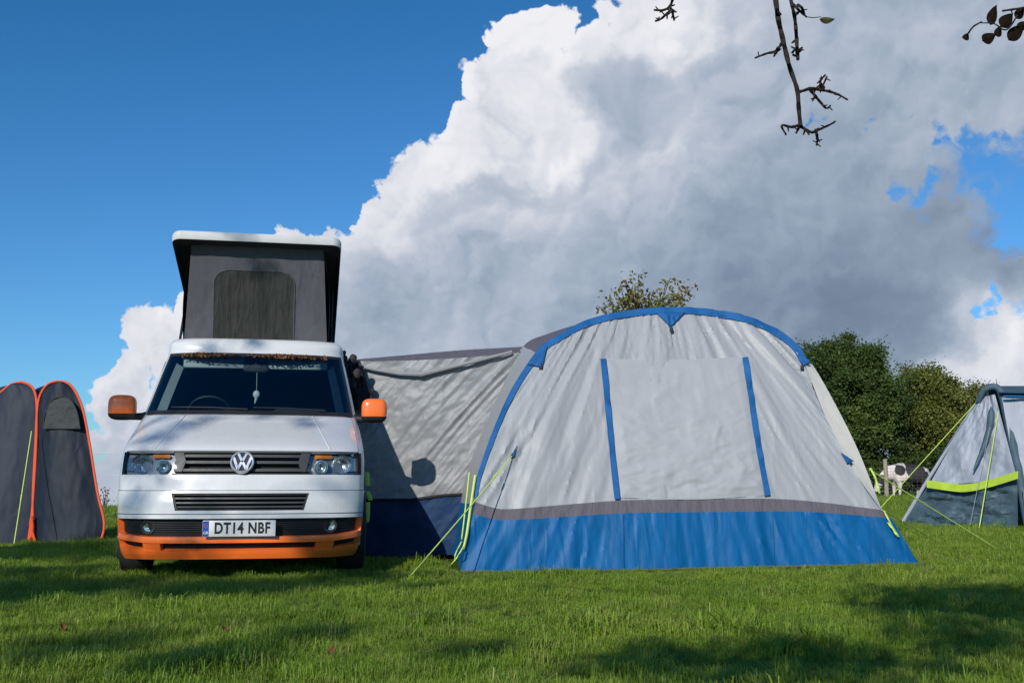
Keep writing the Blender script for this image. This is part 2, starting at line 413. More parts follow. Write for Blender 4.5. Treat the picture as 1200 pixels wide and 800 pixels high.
# ------------------------------------------------------------------ grass: clumps of blades set out by a geometry-nodes modifier
def grass_mat():
    m, N = mat('grass_blades')
    pos = N.n('ShaderNodeNewGeometry').outputs['Position']
    rnd = N.n('ShaderNodeObjectInfo').outputs['Random']
    n1 = N.ramp(N.noise(pos, .55, 4, .6), .35, .65); n2 = N.ramp(N.noise(pos, 3.5, 4, .6), .35, .68)
    n3 = N.ramp(N.noise(pos, 60., 2, .6), .3, .7)
    col = N.mix(n1, (.140, .270, .012), (.250, .370, .028))
    col = N.mix(N.m('MULTIPLY', n2, .55), col, (.060, .150, .010))
    col = N.mix(N.m('MULTIPLY', N.ramp(rnd, .82, 1.), .5), col, (.38, .32, .11))
    col = N.mix(N.m('MULTIPLY', n3, .35), col, (.30, .34, .07))
    col = N.mix(N.m('MULTIPLY', N.ramp(N.noise(N.vm('MULTIPLY', pos, (.5, 1.6, 1)), 1.7, 4, .6), .60, .72), .55), col, (.30, .25, .10))
    d = N.n('ShaderNodeBsdfPrincipled', {'Base Color': col, 'Roughness': .5, 'Specular IOR Level': .35})
    t = N.n('ShaderNodeBsdfTranslucent', {'Color': col})
    mx = N.n('ShaderNodeMixShader', {0: .3, 1: d.outputs[0], 2: t.outputs[0]})
    o = N.n('ShaderNodeOutputMaterial'); N.link(mx.outputs[0], o.inputs[0])
    return m
def make_grass():
    gm = grass_mat()
    rng = np.random.default_rng(3)
    clump_col = bpy.data.collections.new('grass_clumps')
    for ci in range(6):
        nb = 46; v = []; f = []
        for b in range(nb):
            a = rng.uniform(0, 2*math.pi); r = .075*math.sqrt(rng.uniform()); x, y = r*math.cos(a), r*math.sin(a)
            hgt = rng.uniform(.018, .062)*(1.5 if ci > 3 else 1.); th = rng.uniform(0, 2*math.pi); lean = rng.uniform(.1, 1.)*hgt
            dx, dy = math.cos(th), math.sin(th); w = rng.uniform(.0012, .0024)
            px_, py_ = -dy*w, dx*w; base = len(v)
            for t in (0, .5, .85):
                cx, cy, cz = x+dx*lean*t*t, y+dy*lean*t*t, hgt*t*(1-.25*t*lean/hgt)-.006*(t == 0)
                ww = 1-.45*t
                v += [(cx-px_*ww, cy-py_*ww, cz), (cx+px_*ww, cy+py_*ww, cz)]
            v.append((x+dx*lean, y+dy*lean, hgt*.8))
            f += [(base, base+1, base+3, base+2), (base+2, base+3, base+5, base+4), (base+4, base+5, base+6)]
        me = bpy.data.meshes.new('grass_clump'); me.from_pydata(v, [], f); me.materials.append(gm)
        clump_col.objects.link(bpy.data.objects.new('grass_clump', me))
    pts = []
    for y0, y1, dens, sc in ((.8, 3, 140, 1.), (3, 6.5, 460, 1.), (6.5, 12, 270, 1.05), (12, 22, 110, 1.4), (22, 50, 24, 2.3)):
        area = (y1-y0)*((.62*(y0+y1)/2+1.5)*2)
        n = int(area*dens*1.0)
        y = rng.uniform(y0, y1, n); hw = .62*y+1.5; xx = rng.uniform(-1, 1, n)*hw
        for X, Y in zip(xx, y):
            if Y > 32 and X < -.02*Y: continue
            big = fb(X*1.3, Y*1.3, 3.)+.8*max(0, fb(X*4, Y*4, 6.))
            bald = fb(X*.5+9, Y*2.5, 8.)
            s_ = sc*(.62+.60*big)*rng.uniform(.7, 1.25)
            if bald > .35: s_ *= .55
            if (X+.05)**2/.35+(Y-5.9)**2/.25 < 1: s_ *= .5
            if rng.uniform() < .03: s_ *= 1.6
            lx = (X+.41)*math.cos(R(9.9))+(Y-8.4)*math.sin(R(9.9)); ly = -(X+.41)*math.sin(R(9.9))+(Y-8.4)*math.cos(R(9.9))
            if -.1 < lx < 4.1 and ly > .12 and ly < 2.0: continue
            if -.1 < lx < 4.1 and -.55 < ly < .15: s_ *= .42+.4*max(0, -ly-.15)
            pts.append((X, Y, gz(X, Y), max(.35, s_), rng.uniform(0, 2*math.pi)))
    pts = np.array(pts)
    me = bpy.data.meshes.new('grass'); me.vertices.add(len(pts)); me.vertices.foreach_set('co', pts[:, :3].astype('f').ravel())
    for nm, k in (('s', 3), ('r', 4)):
        a = me.attributes.new(nm, 'FLOAT', 'POINT'); a.data.foreach_set('value', pts[:, k].astype('f'))
    me.materials.append(gm)
    o = link('grass', me); o['kind'] = 'stuff'; o['label'] = 'short uneven green grass growing over the camping field'; o['category'] = 'grass'
    ng = bpy.data.node_groups.new('grass_scatter', 'GeometryNodeTree')
    ng.interface.new_socket('Geometry', in_out='INPUT', socket_type='NodeSocketGeometry'); ng.interface.new_socket('Geometry', in_out='OUTPUT', socket_type='NodeSocketGeometry')
    n = ng.nodes; L_ = ng.links
    gi = n.new('NodeGroupInput'); go = n.new('NodeGroupOutput'); ip = n.new('GeometryNodeInstanceOnPoints'); ci = n.new('GeometryNodeCollectionInfo')
    ci.inputs['Collection'].default_value = clump_col; ci.inputs['Separate Children'].default_value = True; ci.inputs['Reset Children'].default_value = True
    ip.inputs['Pick Instance'].default_value = True
    mp = n.new('GeometryNodeMeshToPoints'); L_.new(gi.outputs[0], mp.inputs['Mesh'])
    sa = n.new('GeometryNodeInputNamedAttribute'); sa.data_type = 'FLOAT'; sa.inputs[0].default_value = 's'
    ra = n.new('GeometryNodeInputNamedAttribute'); ra.data_type = 'FLOAT'; ra.inputs[0].default_value = 'r'
    cx = n.new('ShaderNodeCombineXYZ'); L_.new(ra.outputs['Attribute'], cx.inputs[2])
    e2r = n.new('FunctionNodeEulerToRotation'); L_.new(cx.outputs[0], e2r.inputs[0])
    cs = n.new('ShaderNodeCombineXYZ'); 
    for i in range(3): L_.new(sa.outputs['Attribute'], cs.inputs[i])
    L_.new(mp.outputs[0], ip.inputs['Points']); L_.new(ci.outputs[0], ip.inputs['Instance']); L_.new(e2r.outputs[0], ip.inputs['Rotation']); L_.new(cs.outputs[0], ip.inputs['Scale'])
    L_.new(ip.outputs[0], go.inputs[0])
    md = o.modifiers.new('scatter', 'NODES'); md.node_group = ng
make_grass()
# ------------------------------------------------------------------ foliage
def leaves_mesh(centers, size, rng, aspect=.6, droop=0.):
    n = len(centers); c = np.asarray(centers)
    a = rng.normal(size=(n, 3)); a[:, 2] -= droop; a /= np.linalg.norm(a, axis=1)[:, None]
    b = rng.normal(size=(n, 3)); b -= a*(a*b).sum(1)[:, None]; b /= np.linalg.norm(b, axis=1)[:, None]
    nn = np.cross(a, b)
    s = (size*rng.uniform(.65, 1.25, n))[:, None]
    q = np.stack([c-a*s*.5, c+b*s*aspect*.5+nn*s*.08, c+a*s*.5, c-b*s*aspect*.5+nn*s*.08], 1).reshape(-1, 3)
    return q
def foliage(name, centers, size, m, parent, rng, aspect=.6, droop=0.):
    q = leaves_mesh(centers, size, rng, aspect, droop)
    if parent is not None:
        inv = np.array(ROOTM[parent.name]); q = q @ inv[:3, :3].T + inv[:3, 3]
    n = len(q)//4
    me = bpy.data.meshes.new(name); me.vertices.add(len(q)); me.vertices.foreach_set('co', q.astype('f').ravel())
    me.loops.add(4*n); me.loops.foreach_set('vertex_index', np.arange(4*n, dtype='i'))
    me.polygons.add(n); me.polygons.foreach_set('loop_start', np.arange(0, 4*n, 4, dtype='i'))
    me.update(); me.materials.append(M[m]); return link(name, me, parent)
def crown_points(c, rad, nclump, nleaf, cr, rng, shape=1., low=-.75):
    c = np.array(c); rad = np.array(rad); out = []
    cen = []
    while len(cen) < nclump:
        d = rng.normal(size=3); d /= np.linalg.norm(d)
        if d[2] < low: continue
        r = rng.uniform(.5, 1.0)**.6*(.88+.46*mnoise.noise(Vector(tuple(d*1.7+c*.13)))+.22*mnoise.noise(Vector(tuple(d*4.+c*.3))))
        cen.append(c+d*rad*r*rng.uniform(.85, 1.06))
    for k in cen:
        rr = cr*rng.uniform(.55, 1.3); n = int(nleaf*rng.uniform(.6, 1.3))
        d = rng.normal(size=(n, 3)); d /= np.linalg.norm(d, axis=1)[:, None]
        out.append(k+rng.normal(size=(n, 3))*rr*.62*np.array([1, 1, .72]))
    return np.concatenate(out), cen
def tree(name, label, base, crown_c, rad, nclump, nleaf, cr, leaf, m, seed, group=None, cat='tree', low=-.75, aspect=.7, trunk_r=.22):
    rng = np.random.default_rng(seed)
    t = thing(name, label, cat, tuple(base), 0, group)
    pts, cen = crown_points(crown_c, rad, nclump, nleaf, cr, rng, low=low)
    foliage('crown', pts, leaf, m, t, rng, aspect)
    mb = MB(); b = Vector(base); cc = Vector(crown_c); top = cc+Vector((0, 0, rad[2]*.5))
    path = [b+(top-b)*k+Vector((rng.uniform(-.1, .1)*rad[0]*.3, rng.uniform(-.1, .1)*rad[0]*.3, 0))*(k > 0) for k in (0, .15, .3, .5, .7, 1)]
    mb.tube(path, [trunk_r, trunk_r*.85, trunk_r*.75, trunk_r*.6, trunk_r*.4, trunk_r*.12], 8)
    for k in cen[::max(1, len(cen)//14)]:
        k = Vector(k); s_ = path[1+int(rng.integers(0, 4))]; mid = (s_+k)/2+Vector((0, 0, .1*(k-s_).length))
        mb.tube([s_, mid, k], [trunk_r*.4, trunk_r*.2, trunk_r*.06], 5)
    build('trunk', mb, 'bark', t, world=True)
    return t
GT = 'trees and bushes along the far side of the field'
def far_tree(px, py_top, py_c, wpx, Y, label, m, seed, ncl=70, nl=420, name='field_tree', leaf=.2):
    c = at(px, py_c, Y); top = at(px, py_top, Y).z; rx = wpx/1200*Y
    base = (c.x, Y, gz(c.x, Y))
    return tree(name, label, base, (c.x, Y, c.z), (rx, rx*.9, (top-c.z)), int(ncl*2.6), int(nl*.62), rx*.20, leaf*.72, m, seed, GT, low=-.95)
far_tree(955, 400, 470, 62, 52, 'dark green tree whose crown touches the right shoulder of the blue-edged awning', 'leaf_dark', 11, 90, 520)
far_tree(985, 398, 470, 55, 53, 'tallest dark green tree in the line, its top just right of the awning tab', 'leaf_dark', 17, 80, 480)
far_tree(1015, 412, 480, 52, 50, 'dark green bushy tree in the middle of the tree line, above the grazing cow', 'leaf_dark', 12, 90, 480)
far_tree(1085, 424, 490, 55, 54, 'olive green tree with a broad rounded crown left of the slate tent', 'leaf_olive', 13, 90, 480)
far_tree(1140, 445, 505, 40, 56, 'smaller olive tree whose crown dips behind the slate tent roof', 'leaf_olive', 14, 60, 420)
far_tree(880, 430, 500, 60, 56, 'dark tree mostly hidden behind the blue-edged awning', 'leaf_dark', 15, 50, 350)
far_tree(1215, 470, 520, 50, 56, 'low dark tree behind the slate tent at the right edge', 'leaf_dark', 16, 50, 350)
for i, (px, lab) in enumerate(((965, 'dark bush under the tall tree beside the awning edge'), (1010, 'dense dark bush directly left of the cow head'), (1062, 'dark bush right behind the cow body'),
                              (1112, 'dark bush behind the low left corner of the slate tent'), (1170, 'dark bush hidden behind the slate tent'))):
    far_tree(px, 520, 552, 34, 49.5+i*.3, lab, 'leaf_dark', 30+i, 45, 380, 'bush', .16)
def small_tree():
    rng = np.random.default_rng(5); Y = 21.
    c = at(752, 372, Y); base = Vector((c.x, Y, gz(c.x, Y)))
    t = thing('small_tree', 'thin sparse young tree with rusty and green leaves poking above the awning roof', 'tree', tuple(base))
    mb = MB(); pts = []
    top = at(752, 385, Y)
    mb.tube([base, base.lerp(top, .5)+Vector((.1, 0, 0)), top], [.09, .06, .035], 8)
    for px, py in ((700, 358), (712, 350), (722, 343), (733, 328), (727, 336), (740, 340), (748, 322), (752, 348), (765, 342), (776, 350), (786, 326), (793, 345), (802, 336), (811, 337), (797, 356), (770, 360), (708, 368), (740, 362), (720, 365)):
        tip = at(px, py, Y+rng.uniform(-.6, .6)); mid = top.lerp(tip, .5)+Vector((rng.uniform(-.1, .1), 0, -.06))
        mb.tube([top+Vector((0, 0, rng.uniform(-.5, .0))), mid, tip], [.022, .014, .005], 5)
        for k in range(80):
            q = rng.uniform(.35, 1.02); p = (mid.lerp(tip, (q-.5)*2) if q > .5 else top.lerp(mid, q*2))
            pts.append(np.array(p)+rng.normal(size=3)*.085)
    foliage('crown', np.array(pts), .10, 'leaf_rust', t, rng, .55)
    build('trunk', mb, 'bark', t, world=True)
small_tree()
def weed():
    rng = np.random.default_rng(8); Y = 27.
    c = at(123, 588, Y); t = thing('shrub', 'tiny twiggy shrub on the field crest between the pop-up tent and the van', 'shrub', tuple(c))
    mb = MB(); pts = []
    for px, py in ((119, 574), (123, 570), (126, 577), (121, 581), (128, 583), (117, 583)):
        tip = at(px, py, Y+rng.uniform(-.2, .2)); mb.tube([c-Vector((0, 0, .3)), c.lerp(tip, .6)+Vector((.02, 0, 0)), tip], [.012, .008, .004], 4)
        for k in range(7): pts.append(np.array(tip)+rng.normal(size=3)*.06)
    foliage('foliage', np.array(pts), .07, 'leaf_rust', t, rng); build('stem', mb, 'bark', t, world=True)
weed()
# ------------------------------------------------------------------ power line beyond the crest
pl = thing('power_line', 'two thin overhead cables crossing the sky low between the pop-up tent and the van', 'power line', (-60, 90, -8))
for py in (530, 555):
    a = at(-160, py-2, 90); b = at(560, py+2, 90)
    mb = MB(); mb.tube([a.lerp(b, k/12)-Vector((0, 0, 1.2*(1-(2*k/12-1)**2)))+Vector((0, 0, 1.0)) for k in range(13)], .034, 6)
    build('cable', mb, 'cable', pl, world=True)
# ================================================================== camper van
YAW = R(11)
VO = (-1.98, 7.55, 0.)
van = thing('camper_van', 'white camper van with orange mirrors and front lip, its pop-up roof raised', 'camper van', VO, YAW)
LEN = 4.9; SE = 2.45
# z : front y, half width, corner depth
PROF = [(.16,.07,.83,.40),(.20,.045,.86,.40),(.30,.015,.885,.40),(.45,.0,.90,.40),(.56,.008,.905,.40),(.65,.03,.91,.40),(.765,.065,.915,.40),(.86,.095,.915,.41),(.934,.125,.913,.42),
        (.98,.18,.911,.44),(1.04,.30,.905,.44),(1.10,.44,.898,.43),(1.18,.63,.885,.40),(1.25,.80,.872,.37),(1.265,.83,.869,.36),(1.40,.965,.845,.33),(1.60,1.165,.808,.30),(1.81,1.385,.768,.27),(1.845,1.405,.764,.26),(1.90,1.425,.757,.20),(1.935,1.445,.748,.20),(1.955,1.48,.725,.20)]
def prof(z):
    # smooth (cosine-free) interpolation through neighbours
    h = .012
    a = [interp(PROF, z+d) for d in (-h, 0, h)]
    return tuple(sum(q[i] for q in a)/3 for i in range(3))
def sof(u): # signed fraction of the half width -> front parameter in -1..1
    return math.copysign((2/math.pi)*math.asin(min(1, abs(u)**(SE/2))), u)
def surf0(s, z):
    yf, hw, cd = prof(z)
    if abs(s) <= 1:
        ph = abs(s)*math.pi/2
        x = hw*math.sin(ph)**(2/SE); y = yf+cd*(1-max(0, math.cos(ph))**(2/SE))
    else:
        x = hw; y = yf+cd+(abs(s)-1)
        if y > LEN-.3: x -= .25*((y-LEN+.3)/.3)**2*.5
    return Vector((math.copysign(x, s) if s else 0, y, z))
def surf(s, z, off=0.):
    p = surf0(s, z)
    if not off: return p
    e = .004
    a = surf0(s+e, z)-surf0(s-e, z); b = surf0(s, z+e)-surf0(s, z-e)
    n = a.cross(b).normalized()
    if n.y > 0 and abs(s) < .98: n = -n
    if abs(s) >= .98 and n.x*s < 0: n = -n
    return p+n*off
def xs(x, z):   # front parameter where the surface has this x
    return sof(max(-1, min(1, x/prof(z)[1])))
def patch(name, z0, z1, sl, sr, off, m, parent, nu=40, nv=10, depth=.02, zl=None):
    """panel on the van's skin; sl, sr: functions or numbers (front parameter); zl(u)->(z0,z1) optional; edges turn inward by depth"""
    fl = sl if callable(sl) else (lambda z: sl); fr = sr if callable(sr) else (lambda z: sr)
    mb = MB()
    def fn(u, v):
        # border ring
        du = (u*(nu+2)-1)/nu; dv = (v*(nv+2)-1)/nv; o_ = off
        if du < 0 or du > 1 or dv < 0 or dv > 1: o_ = off-depth
        du = min(1, max(0, du)); dv = min(1, max(0, dv))
        a, b = (zl(du) if zl else (z0, z1))
        z = a+(b-a)*dv; s = fl(z)+(fr(z)-fl(z))*du
        return surf(s, z, o_)
    mb.grid(fn, nu+2, nv+2)
    return build(name, mb, m, parent)
# ---- body shell with openings
zlv = sorted(set([.20,.26,.32,.38,.445,.50,.55,.60,.65,.69,.73,.765,.82,.88,.934,.96,.99,1.03,1.07,1.11,1.15,1.19,1.22,1.25,1.265]+[1.265+k*(1.815-1.265)/12 for k in range(13)]+[1.845,1.87,1.9,1.92,1.935,1.945,1.955]))
S_WS = sof(.955); S_HD = sof(.945); S_LT = sof(.968)
cols = sorted(set([0.]+[q*sg for sg in (-1, 1) for q in [.08,.16,.24,.32,.4,.48,.54,.6,.66,S_HD,S_WS,S_LT,.84,.88,.92,.96,1.0,1.05,1.1,1.15,1.25]+[1.25+.16*k for k in range(1, 20)]+[LEN-.45,LEN-.5+.1]]))
cols = [c for c in cols if abs(c) < LEN-.3]
def cut(s, z):
    a = abs(s)
    if z < .65 and a < 1.15: return True
    if .765 < z < .934 and a < S_LT: return True
    if .934 < z < 1.25 and a < S_HD: return True
    if 1.265 < z < 1.815 and a < S_WS: return True
    y = surf0(s, z).y
    for wy in (.93, 3.93):
        if a > 1 and (y-wy)**2+(z-.33)**2 < .375**2: return True
    return False
mb = MB(); mb.v = [tuple(surf0(s, z)) for z in zlv for s in cols]; nc = len(cols)
for j in range(len(zlv)-1):
    for i in range(nc-1):
        if not cut((cols[i]+cols[i+1])/2, (zlv[j]+zlv[j+1])/2): mb.f.append((j*nc+i, j*nc+i+1, (j+1)*nc+i+1, (j+1)*nc+i))
# roof cap: rings shrinking inward from the last row, and the tail
last = [Vector(mb.v[(len(zlv)-1)*nc+i]) for i in range(nc)]
prev = (len(zlv)-1)*nc
for k, (fx, dz) in enumerate(((.97, .012), (.90, .020), (.80, .024))):
    ring = [Vector((p.x*fx, p.y+(1-fx)*(1.1 if p.y < 3 else 0), 1.955+dz)) for p in last]
    b = len(mb.v); mb.v += [tuple(p) for p in ring]
    for i in range(nc-1): mb.f.append((prev+i, prev+i+1, b+i+1, b+i))
    prev = b
# close roof centre between left and right halves
for i in range(nc//2): 
    a, b_ = prev+i, prev+nc-1-i
    if b_-a > 2: mb.f.append((a, a+1, b_-1, b_))
for j in range(len(zlv)-1): mb.f.append((j*nc, (j+1)*nc, (j+1)*nc+nc-1, j*nc+nc-1))
body = build('body', mb, 'white', van)
# wheel arches and wheels
for wy in (.93, 3.93):
    for sgn in (-1, 1):
        arch = MB(); arch.lathe([(.36, -.02), (.40, -.02), (.40, .012), (.365, .012)], (0, 0, 0), 'x', 40)
        arch.v = [(sgn*(.885)+sgn*v[0], wy+v[1], .33+v[2]) for v in arch.v if True]
        arch.v = [(v[0], v[1], max(v[2], .215)) for v in arch.v]; build('wheel_arch', arch, 'white', van)
        liner = MB(); liner.lathe([(.40, -.40), (.40, -.01)], (0, 0, 0), 'x', 32); liner.v = [(sgn*.885+sgn*v[0], wy+v[1], max(.2, .33+v[2])) for v in liner.v]
        liner.lathe([(.40, -.40), (.0, -.40)], (0, 0, 0), 'x', 32); 
        n_ = 64; liner.v = liner.v[:-n_]+[(sgn*.885+sgn*v[0], wy+v[1], max(.2, .33+v[2])) for v in liner.v[-n_:]]
        build('arch_liner', liner, 'dark', van)
        w = MB(); w.lathe([(.205, -.11), (.25, -.115), (.315, -.10), (.328, -.07), (.33, 0), (.328, .07), (.315, .10), (.25, .115), (.205, .11)], (0, 0, 0), 'x', 48)
        w.v = [(sgn*.835+v[0], wy+v[1], .325+v[2]) for v in w.v]
        wo = build('wheel', w, 'tyre', van)
        rm = MB(); rm.lathe([(.0, .06), (.05, .07), (.06, .04), (.19, .03), (.21, .10), (.21, -.1)], (0, 0, 0), 'x', 40)
        for k in range(5):
            a = 2*math.pi*k/5; rm.tube([(.055, .04*math.cos(a), .04*math.sin(a)), (.075, .2*math.cos(a), .2*math.sin(a))], .028, 8)
        rm.v = [(sgn*(.835+v[0]), wy+v[1], .325+v[2]) for v in rm.v]
        build('rim', rm, 'alloy', wo)
# underside and inner dark backing
mb = MB(); mb.box((0, 2.55, .21), (.80, 2.2, .03)); build('underbody', mb, 'dark', van)
mb = MB()
mb.grid(lambda u, v: surf(-1.1+2.2*u, .19+v*.57, -.13)+Vector((0, .02, 0)), 40, 10); build('front_backing', mb, 'dark', van)
mb = MB()
mb.grid(lambda u, v: surf(-.93+1.86*u, .755+v*.19, -.10), 40, 6); build('light_backing', mb, 'dark', van)
# ---- bonnet, bumper
patch('bonnet', .940, 1.243, -S_HD+.010, S_HD-.010, .004, 'white', van, 60, 24, .03)
bon = bpy.data.objects['bonnet']
for sg in (-1, 1):   # pressed crease lines on the bonnet
    mb = MB(); mb.tube([surf(sg*xs(.50+.14*(1-t), .95+.29*t), .95+.29*t, .0035) for t in [k/14 for k in range(15)]], .006, 6)
    build('crease', mb, 'white', bon)
# bumper: three strips round the lower grille opening (x +-.488 top, +-.456 bottom, z .505-.628)
bump = patch('bumper', .628, .646, -1.148, 1.148, .006, 'white', van, 90, 3, .03)
LG = lambda z: .456+(z-.505)/.123*.034
b1 = MB()
def strip(mb, z0, z1, sl, sr, off, nu, nv, depth=.03):
    def fn(u, v):
        du = (u*(nu+2)-1)/nu; dv = (v*(nv+2)-1)/nv
        o_ = off-depth if (du < 0 or du > 1 or dv < 0 or dv > 1) else off
        du = min(1, max(0, du)); dv = min(1, max(0, dv)); z = z0+(z1-z0)*dv
        a = sl(z) if callable(sl) else sl; b = sr(z) if callable(sr) else sr
        return surf(a+(b-a)*du, z, o_)
    mb.grid(fn, nu+2, nv+2)
bm_ = MB()
strip(bm_, .628, .646, -1.148, 1.148, .006, 100, 3)
strip(bm_, .448, .505, -1.148, 1.148, .006, 100, 5)
strip(bm_, .505, .628, -1.148, lambda z: -xs(LG(z), z), .006, 40, 8)
strip(bm_, .505, .628, lambda z: xs(LG(z), z), 1.148, .006, 40, 8)
bpy.data.objects.remove(bump)
bump = build('bumper', bm_, 'white', van)
mb = MB(); mb.tube([surf(-1.14+2.28*k/80, .648, .001) for k in range(81)], .0035, 6); build('panel_gap', mb, 'dark', van)
mb = MB(); strip(mb, .478, .483, -1.0, 1.0, .0085, 90, 1, .004); build('bumper_line', mb, 'grille', bump)
# lower grille
mb = MB(); mb.grid(lambda u, v: surf(-xs(.50, .5)+2*xs(.50, .5)*u, .495+.145*v, -.05), 30, 4); lg = build('lower_grille', mb, 'dark', van)
for z in (.532, .563, .596):
    mb = MB(); strip(mb, z-.006, z+.006, -xs(LG(z), z), xs(LG(z), z), -.012, 40, 2, .03); build('slat', mb, 'grille', lg)
mb = MB()
for z0, z1 in ((.505, .515), (.617, .628)): strip(mb, z0, z1, lambda z: -xs(LG(z), z), lambda z: xs(LG(z), z), -.006, 40, 1, .03)
for sg in (-1, 1): strip(mb, .505, .628, (lambda z: sg*xs(LG(z)-.014, z)) if sg > 0 else (lambda z: -xs(LG(z), z)), (lambda z: xs(LG(z), z)) if sg > 0 else (lambda z: -xs(LG(z)-.014, z)), -.005, 2, 6, .03)
build('grille_surround', mb, 'black_plastic', lg)
# ---- upper grille between the lights
ug = MB(); XG = .50
ug.grid(lambda u, v: surf(-xs(XG+.02, .85)+2*xs(XG+.02, .85)*u, .760+.180*v, -.055), 40, 5); ug = build('upper_grille', ug, 'dark', van)
for z, h in ((.905, .010), (.858, .010), (.800, .010)):
    mb = MB(); strip(mb, z-h, z+h, -xs(.49, z), xs(.49, z), -.006, 50, 2, .035); build('slat', mb, 'grille', ug)
mb = MB(); strip(mb, .925, .934, -xs(.50, .93), xs(.50, .93), -.002, 50, 1, .03); strip(mb, .765, .775, -xs(.50, .77), xs(.50, .77), -.002, 50, 1, .03); build('grille_surround', mb, 'black_plastic', ug)
for sg in (-1, 1):   # grey brackets at the ends of the slats
    mb = MB()
    a = lambda z: xs(.405+.02*abs((z-.86)/.06), z); b = lambda z: xs(.46+.035*(z-.78)/.15, z)
    if sg > 0: strip(mb, .785, .925, a, b, .002, 4, 8, .03)
    else: strip(mb, .785, .925, lambda z: -b(z), lambda z: -a(z), .002, 4, 8, .03)
    build('grille_bracket', mb, 'grille', ug)
# ---- badge: ring with interlocked V over W
def front_xyz(x, z, off): return surf(xs(x, z), z, off)
bc = surf(0, .848, .018)
t_ang = -math.atan2(prof(.92)[0]-prof(.78)[0], .14)
rx = Matrix.Rotation(t_ang, 3, 'X')
bl = MB(); bl.lathe([(0, -.006), (.078, -.006), (.078, .006)], (0, 0, 0), 'y', 40); bl.v = [tuple(rx @ Vector(v)+bc) for v in bl.v]
badge = build('badge', bl, 'badge_back', van)
rg = MB(); rg.lathe([(.070, -.01), (.072, -.018), (.079, -.022), (.085, -.016), (.086, .006)], (0, 0, 0), 'y', 48); rg.v = [tuple(rx @ Vector(v)+bc) for v in rg.v]
build('badge_ring', rg, 'silver', badge)
lt = MB()
def stroke(a, b, w=.0088):
    a = Vector((a[0], -.0125, a[1])); b = Vector((b[0], -.0125, b[1])); d = (b-a).normalized(); s_ = Vector((-d.z, 0, d.x))*w
    vs = [a-s_, a+s_, b+s_, b-s_]; vs = vs+[v+Vector((0, .01, 0)) for v in vs]
    lt.add([rx @ v+bc for v in vs], [(0, 1, 2, 3), (4, 7, 6, 5), (0, 4, 5, 1), (1, 5, 6, 2), (2, 6, 7, 3), (3, 7, 4, 0)])
for sg in (-1, 1):
    stroke((sg*.030, .066), (sg*.003, .012)); stroke((sg*.063, .038), (sg*.030, -.056)); stroke((sg*.030, -.056), (sg*.004, .0))
build('badge_letters', lt, 'silver', badge, smooth=False)
# ---- headlights
for sg in (-1, 1):
    def SX(x, z): return sg*xs(x, z)
    mb = MB(); mb.grid(lambda u, v: surf(sg*(xs(.47, .85)+(S_LT+.03-xs(.47, .85))*u), .762+.176*v, -.045), 24, 6)
    hl = build('headlight', mb, 'lamp_grey', van)
    for x, z, r_, dp in ((.735, .845, .066, .05), (.575, .825, .046, .04)):
        c = surf(SX(x, z), z, -.012)
        bw = MB(); bw.lathe([(.008, dp*.8), (r_*.45, dp*.72), (r_*.8, dp*.35), (r_, 0), (r_+.006, -.004), (r_+.008, .01)], (0, 0, 0), 'y', 32)
        bw.v = [tuple(Vector(v)+c) for v in bw.v]; build('reflector', bw, 'chrome', hl)
        bb = MB(); bb.ellipsoid(c+Vector((0, dp*.45, 0)), (.016, .02, .016)); build('bulb', bb, 'lens', hl)
        if x < .6:
            rr = MB(); rr.lathe([(r_*.62, -.004), (r_*.72, -.012), (r_*.82, -.004)], c, 'y', 28); build('trim_ring', rr, 'chrome', hl)
    mb = MB(); mb.grid(lambda u, v: surf(SX(.53+.13*u, .9), .893+.026*v, -.018), 8, 2); build('indicator', mb, 'amber', hl)
    mb = MB(); mb.grid(lambda u, v: surf(sg*(xs(.80, .85)+(S_LT-.01-xs(.80, .85))*u), .80+.10*v, -.03), 6, 4); build('side_reflector', mb, 'chrome', hl)
    mb = MB()
    xin = lambda z: xs(.475+.035*(.93-z)/.16+(.012 if z < .80 else 0), z)
    def lf(u, v):
        z = .7665+.166*v; a = xin(z); return surf(sg*(a+(S_LT-.002-a)*u), z, .001)
    mb.grid(lf, 24, 8); build('lens', mb, 'lens', hl)
# ---- black intake row and number plate
mb = MB(); mb.grid(lambda u, v: surf(-.86+1.72*u, .30+.16*v, -.035), 60, 4); it = build('lower_intake', mb, 'black_plastic', van)
mb = MB()
for k in range(7):
    z = .335+k*.016; strip(mb, z-.002, z+.002, -.82, .82, -.024, 60, 1, .01)
build('intake_mesh', mb, 'black_plastic', it)
for sg in (-1, 1):
    c = surf(sg*xs(.66, .385), .385, -.024)
    mb = MB(); mb.lathe([(0, .012), (.03, .01), (.036, -.004), (.042, -.004), (.044, .012)], c, 'y', 28); build('fog_light', mb, 'lens' if 0 else 'chrome', it)
    mb = MB(); mb.lathe([(.036, -.006), (.05, -.008), (.055, .01)], c, 'y', 28); build('fog_light_rim', mb, 'black_plastic', it)
    mb = MB(); mb.grid(lambda u, v: surf(sg*(.46+.40*u), .335+.10*v, -.026)+Vector((0, 0, 0)), 12, 3)
pc = Vector((0.002, -.030, .379))
mb = MB(); mb.box(pc, (.256, .005, .0575), bev=.003); npl = build('number_plate', mb, 'plate', van)
mb = MB(); mb.box(pc+Vector((-.233, -.0045, 0)), (.021, .0015, .0545)); build('country_band', mb, 'plate_blue', npl)
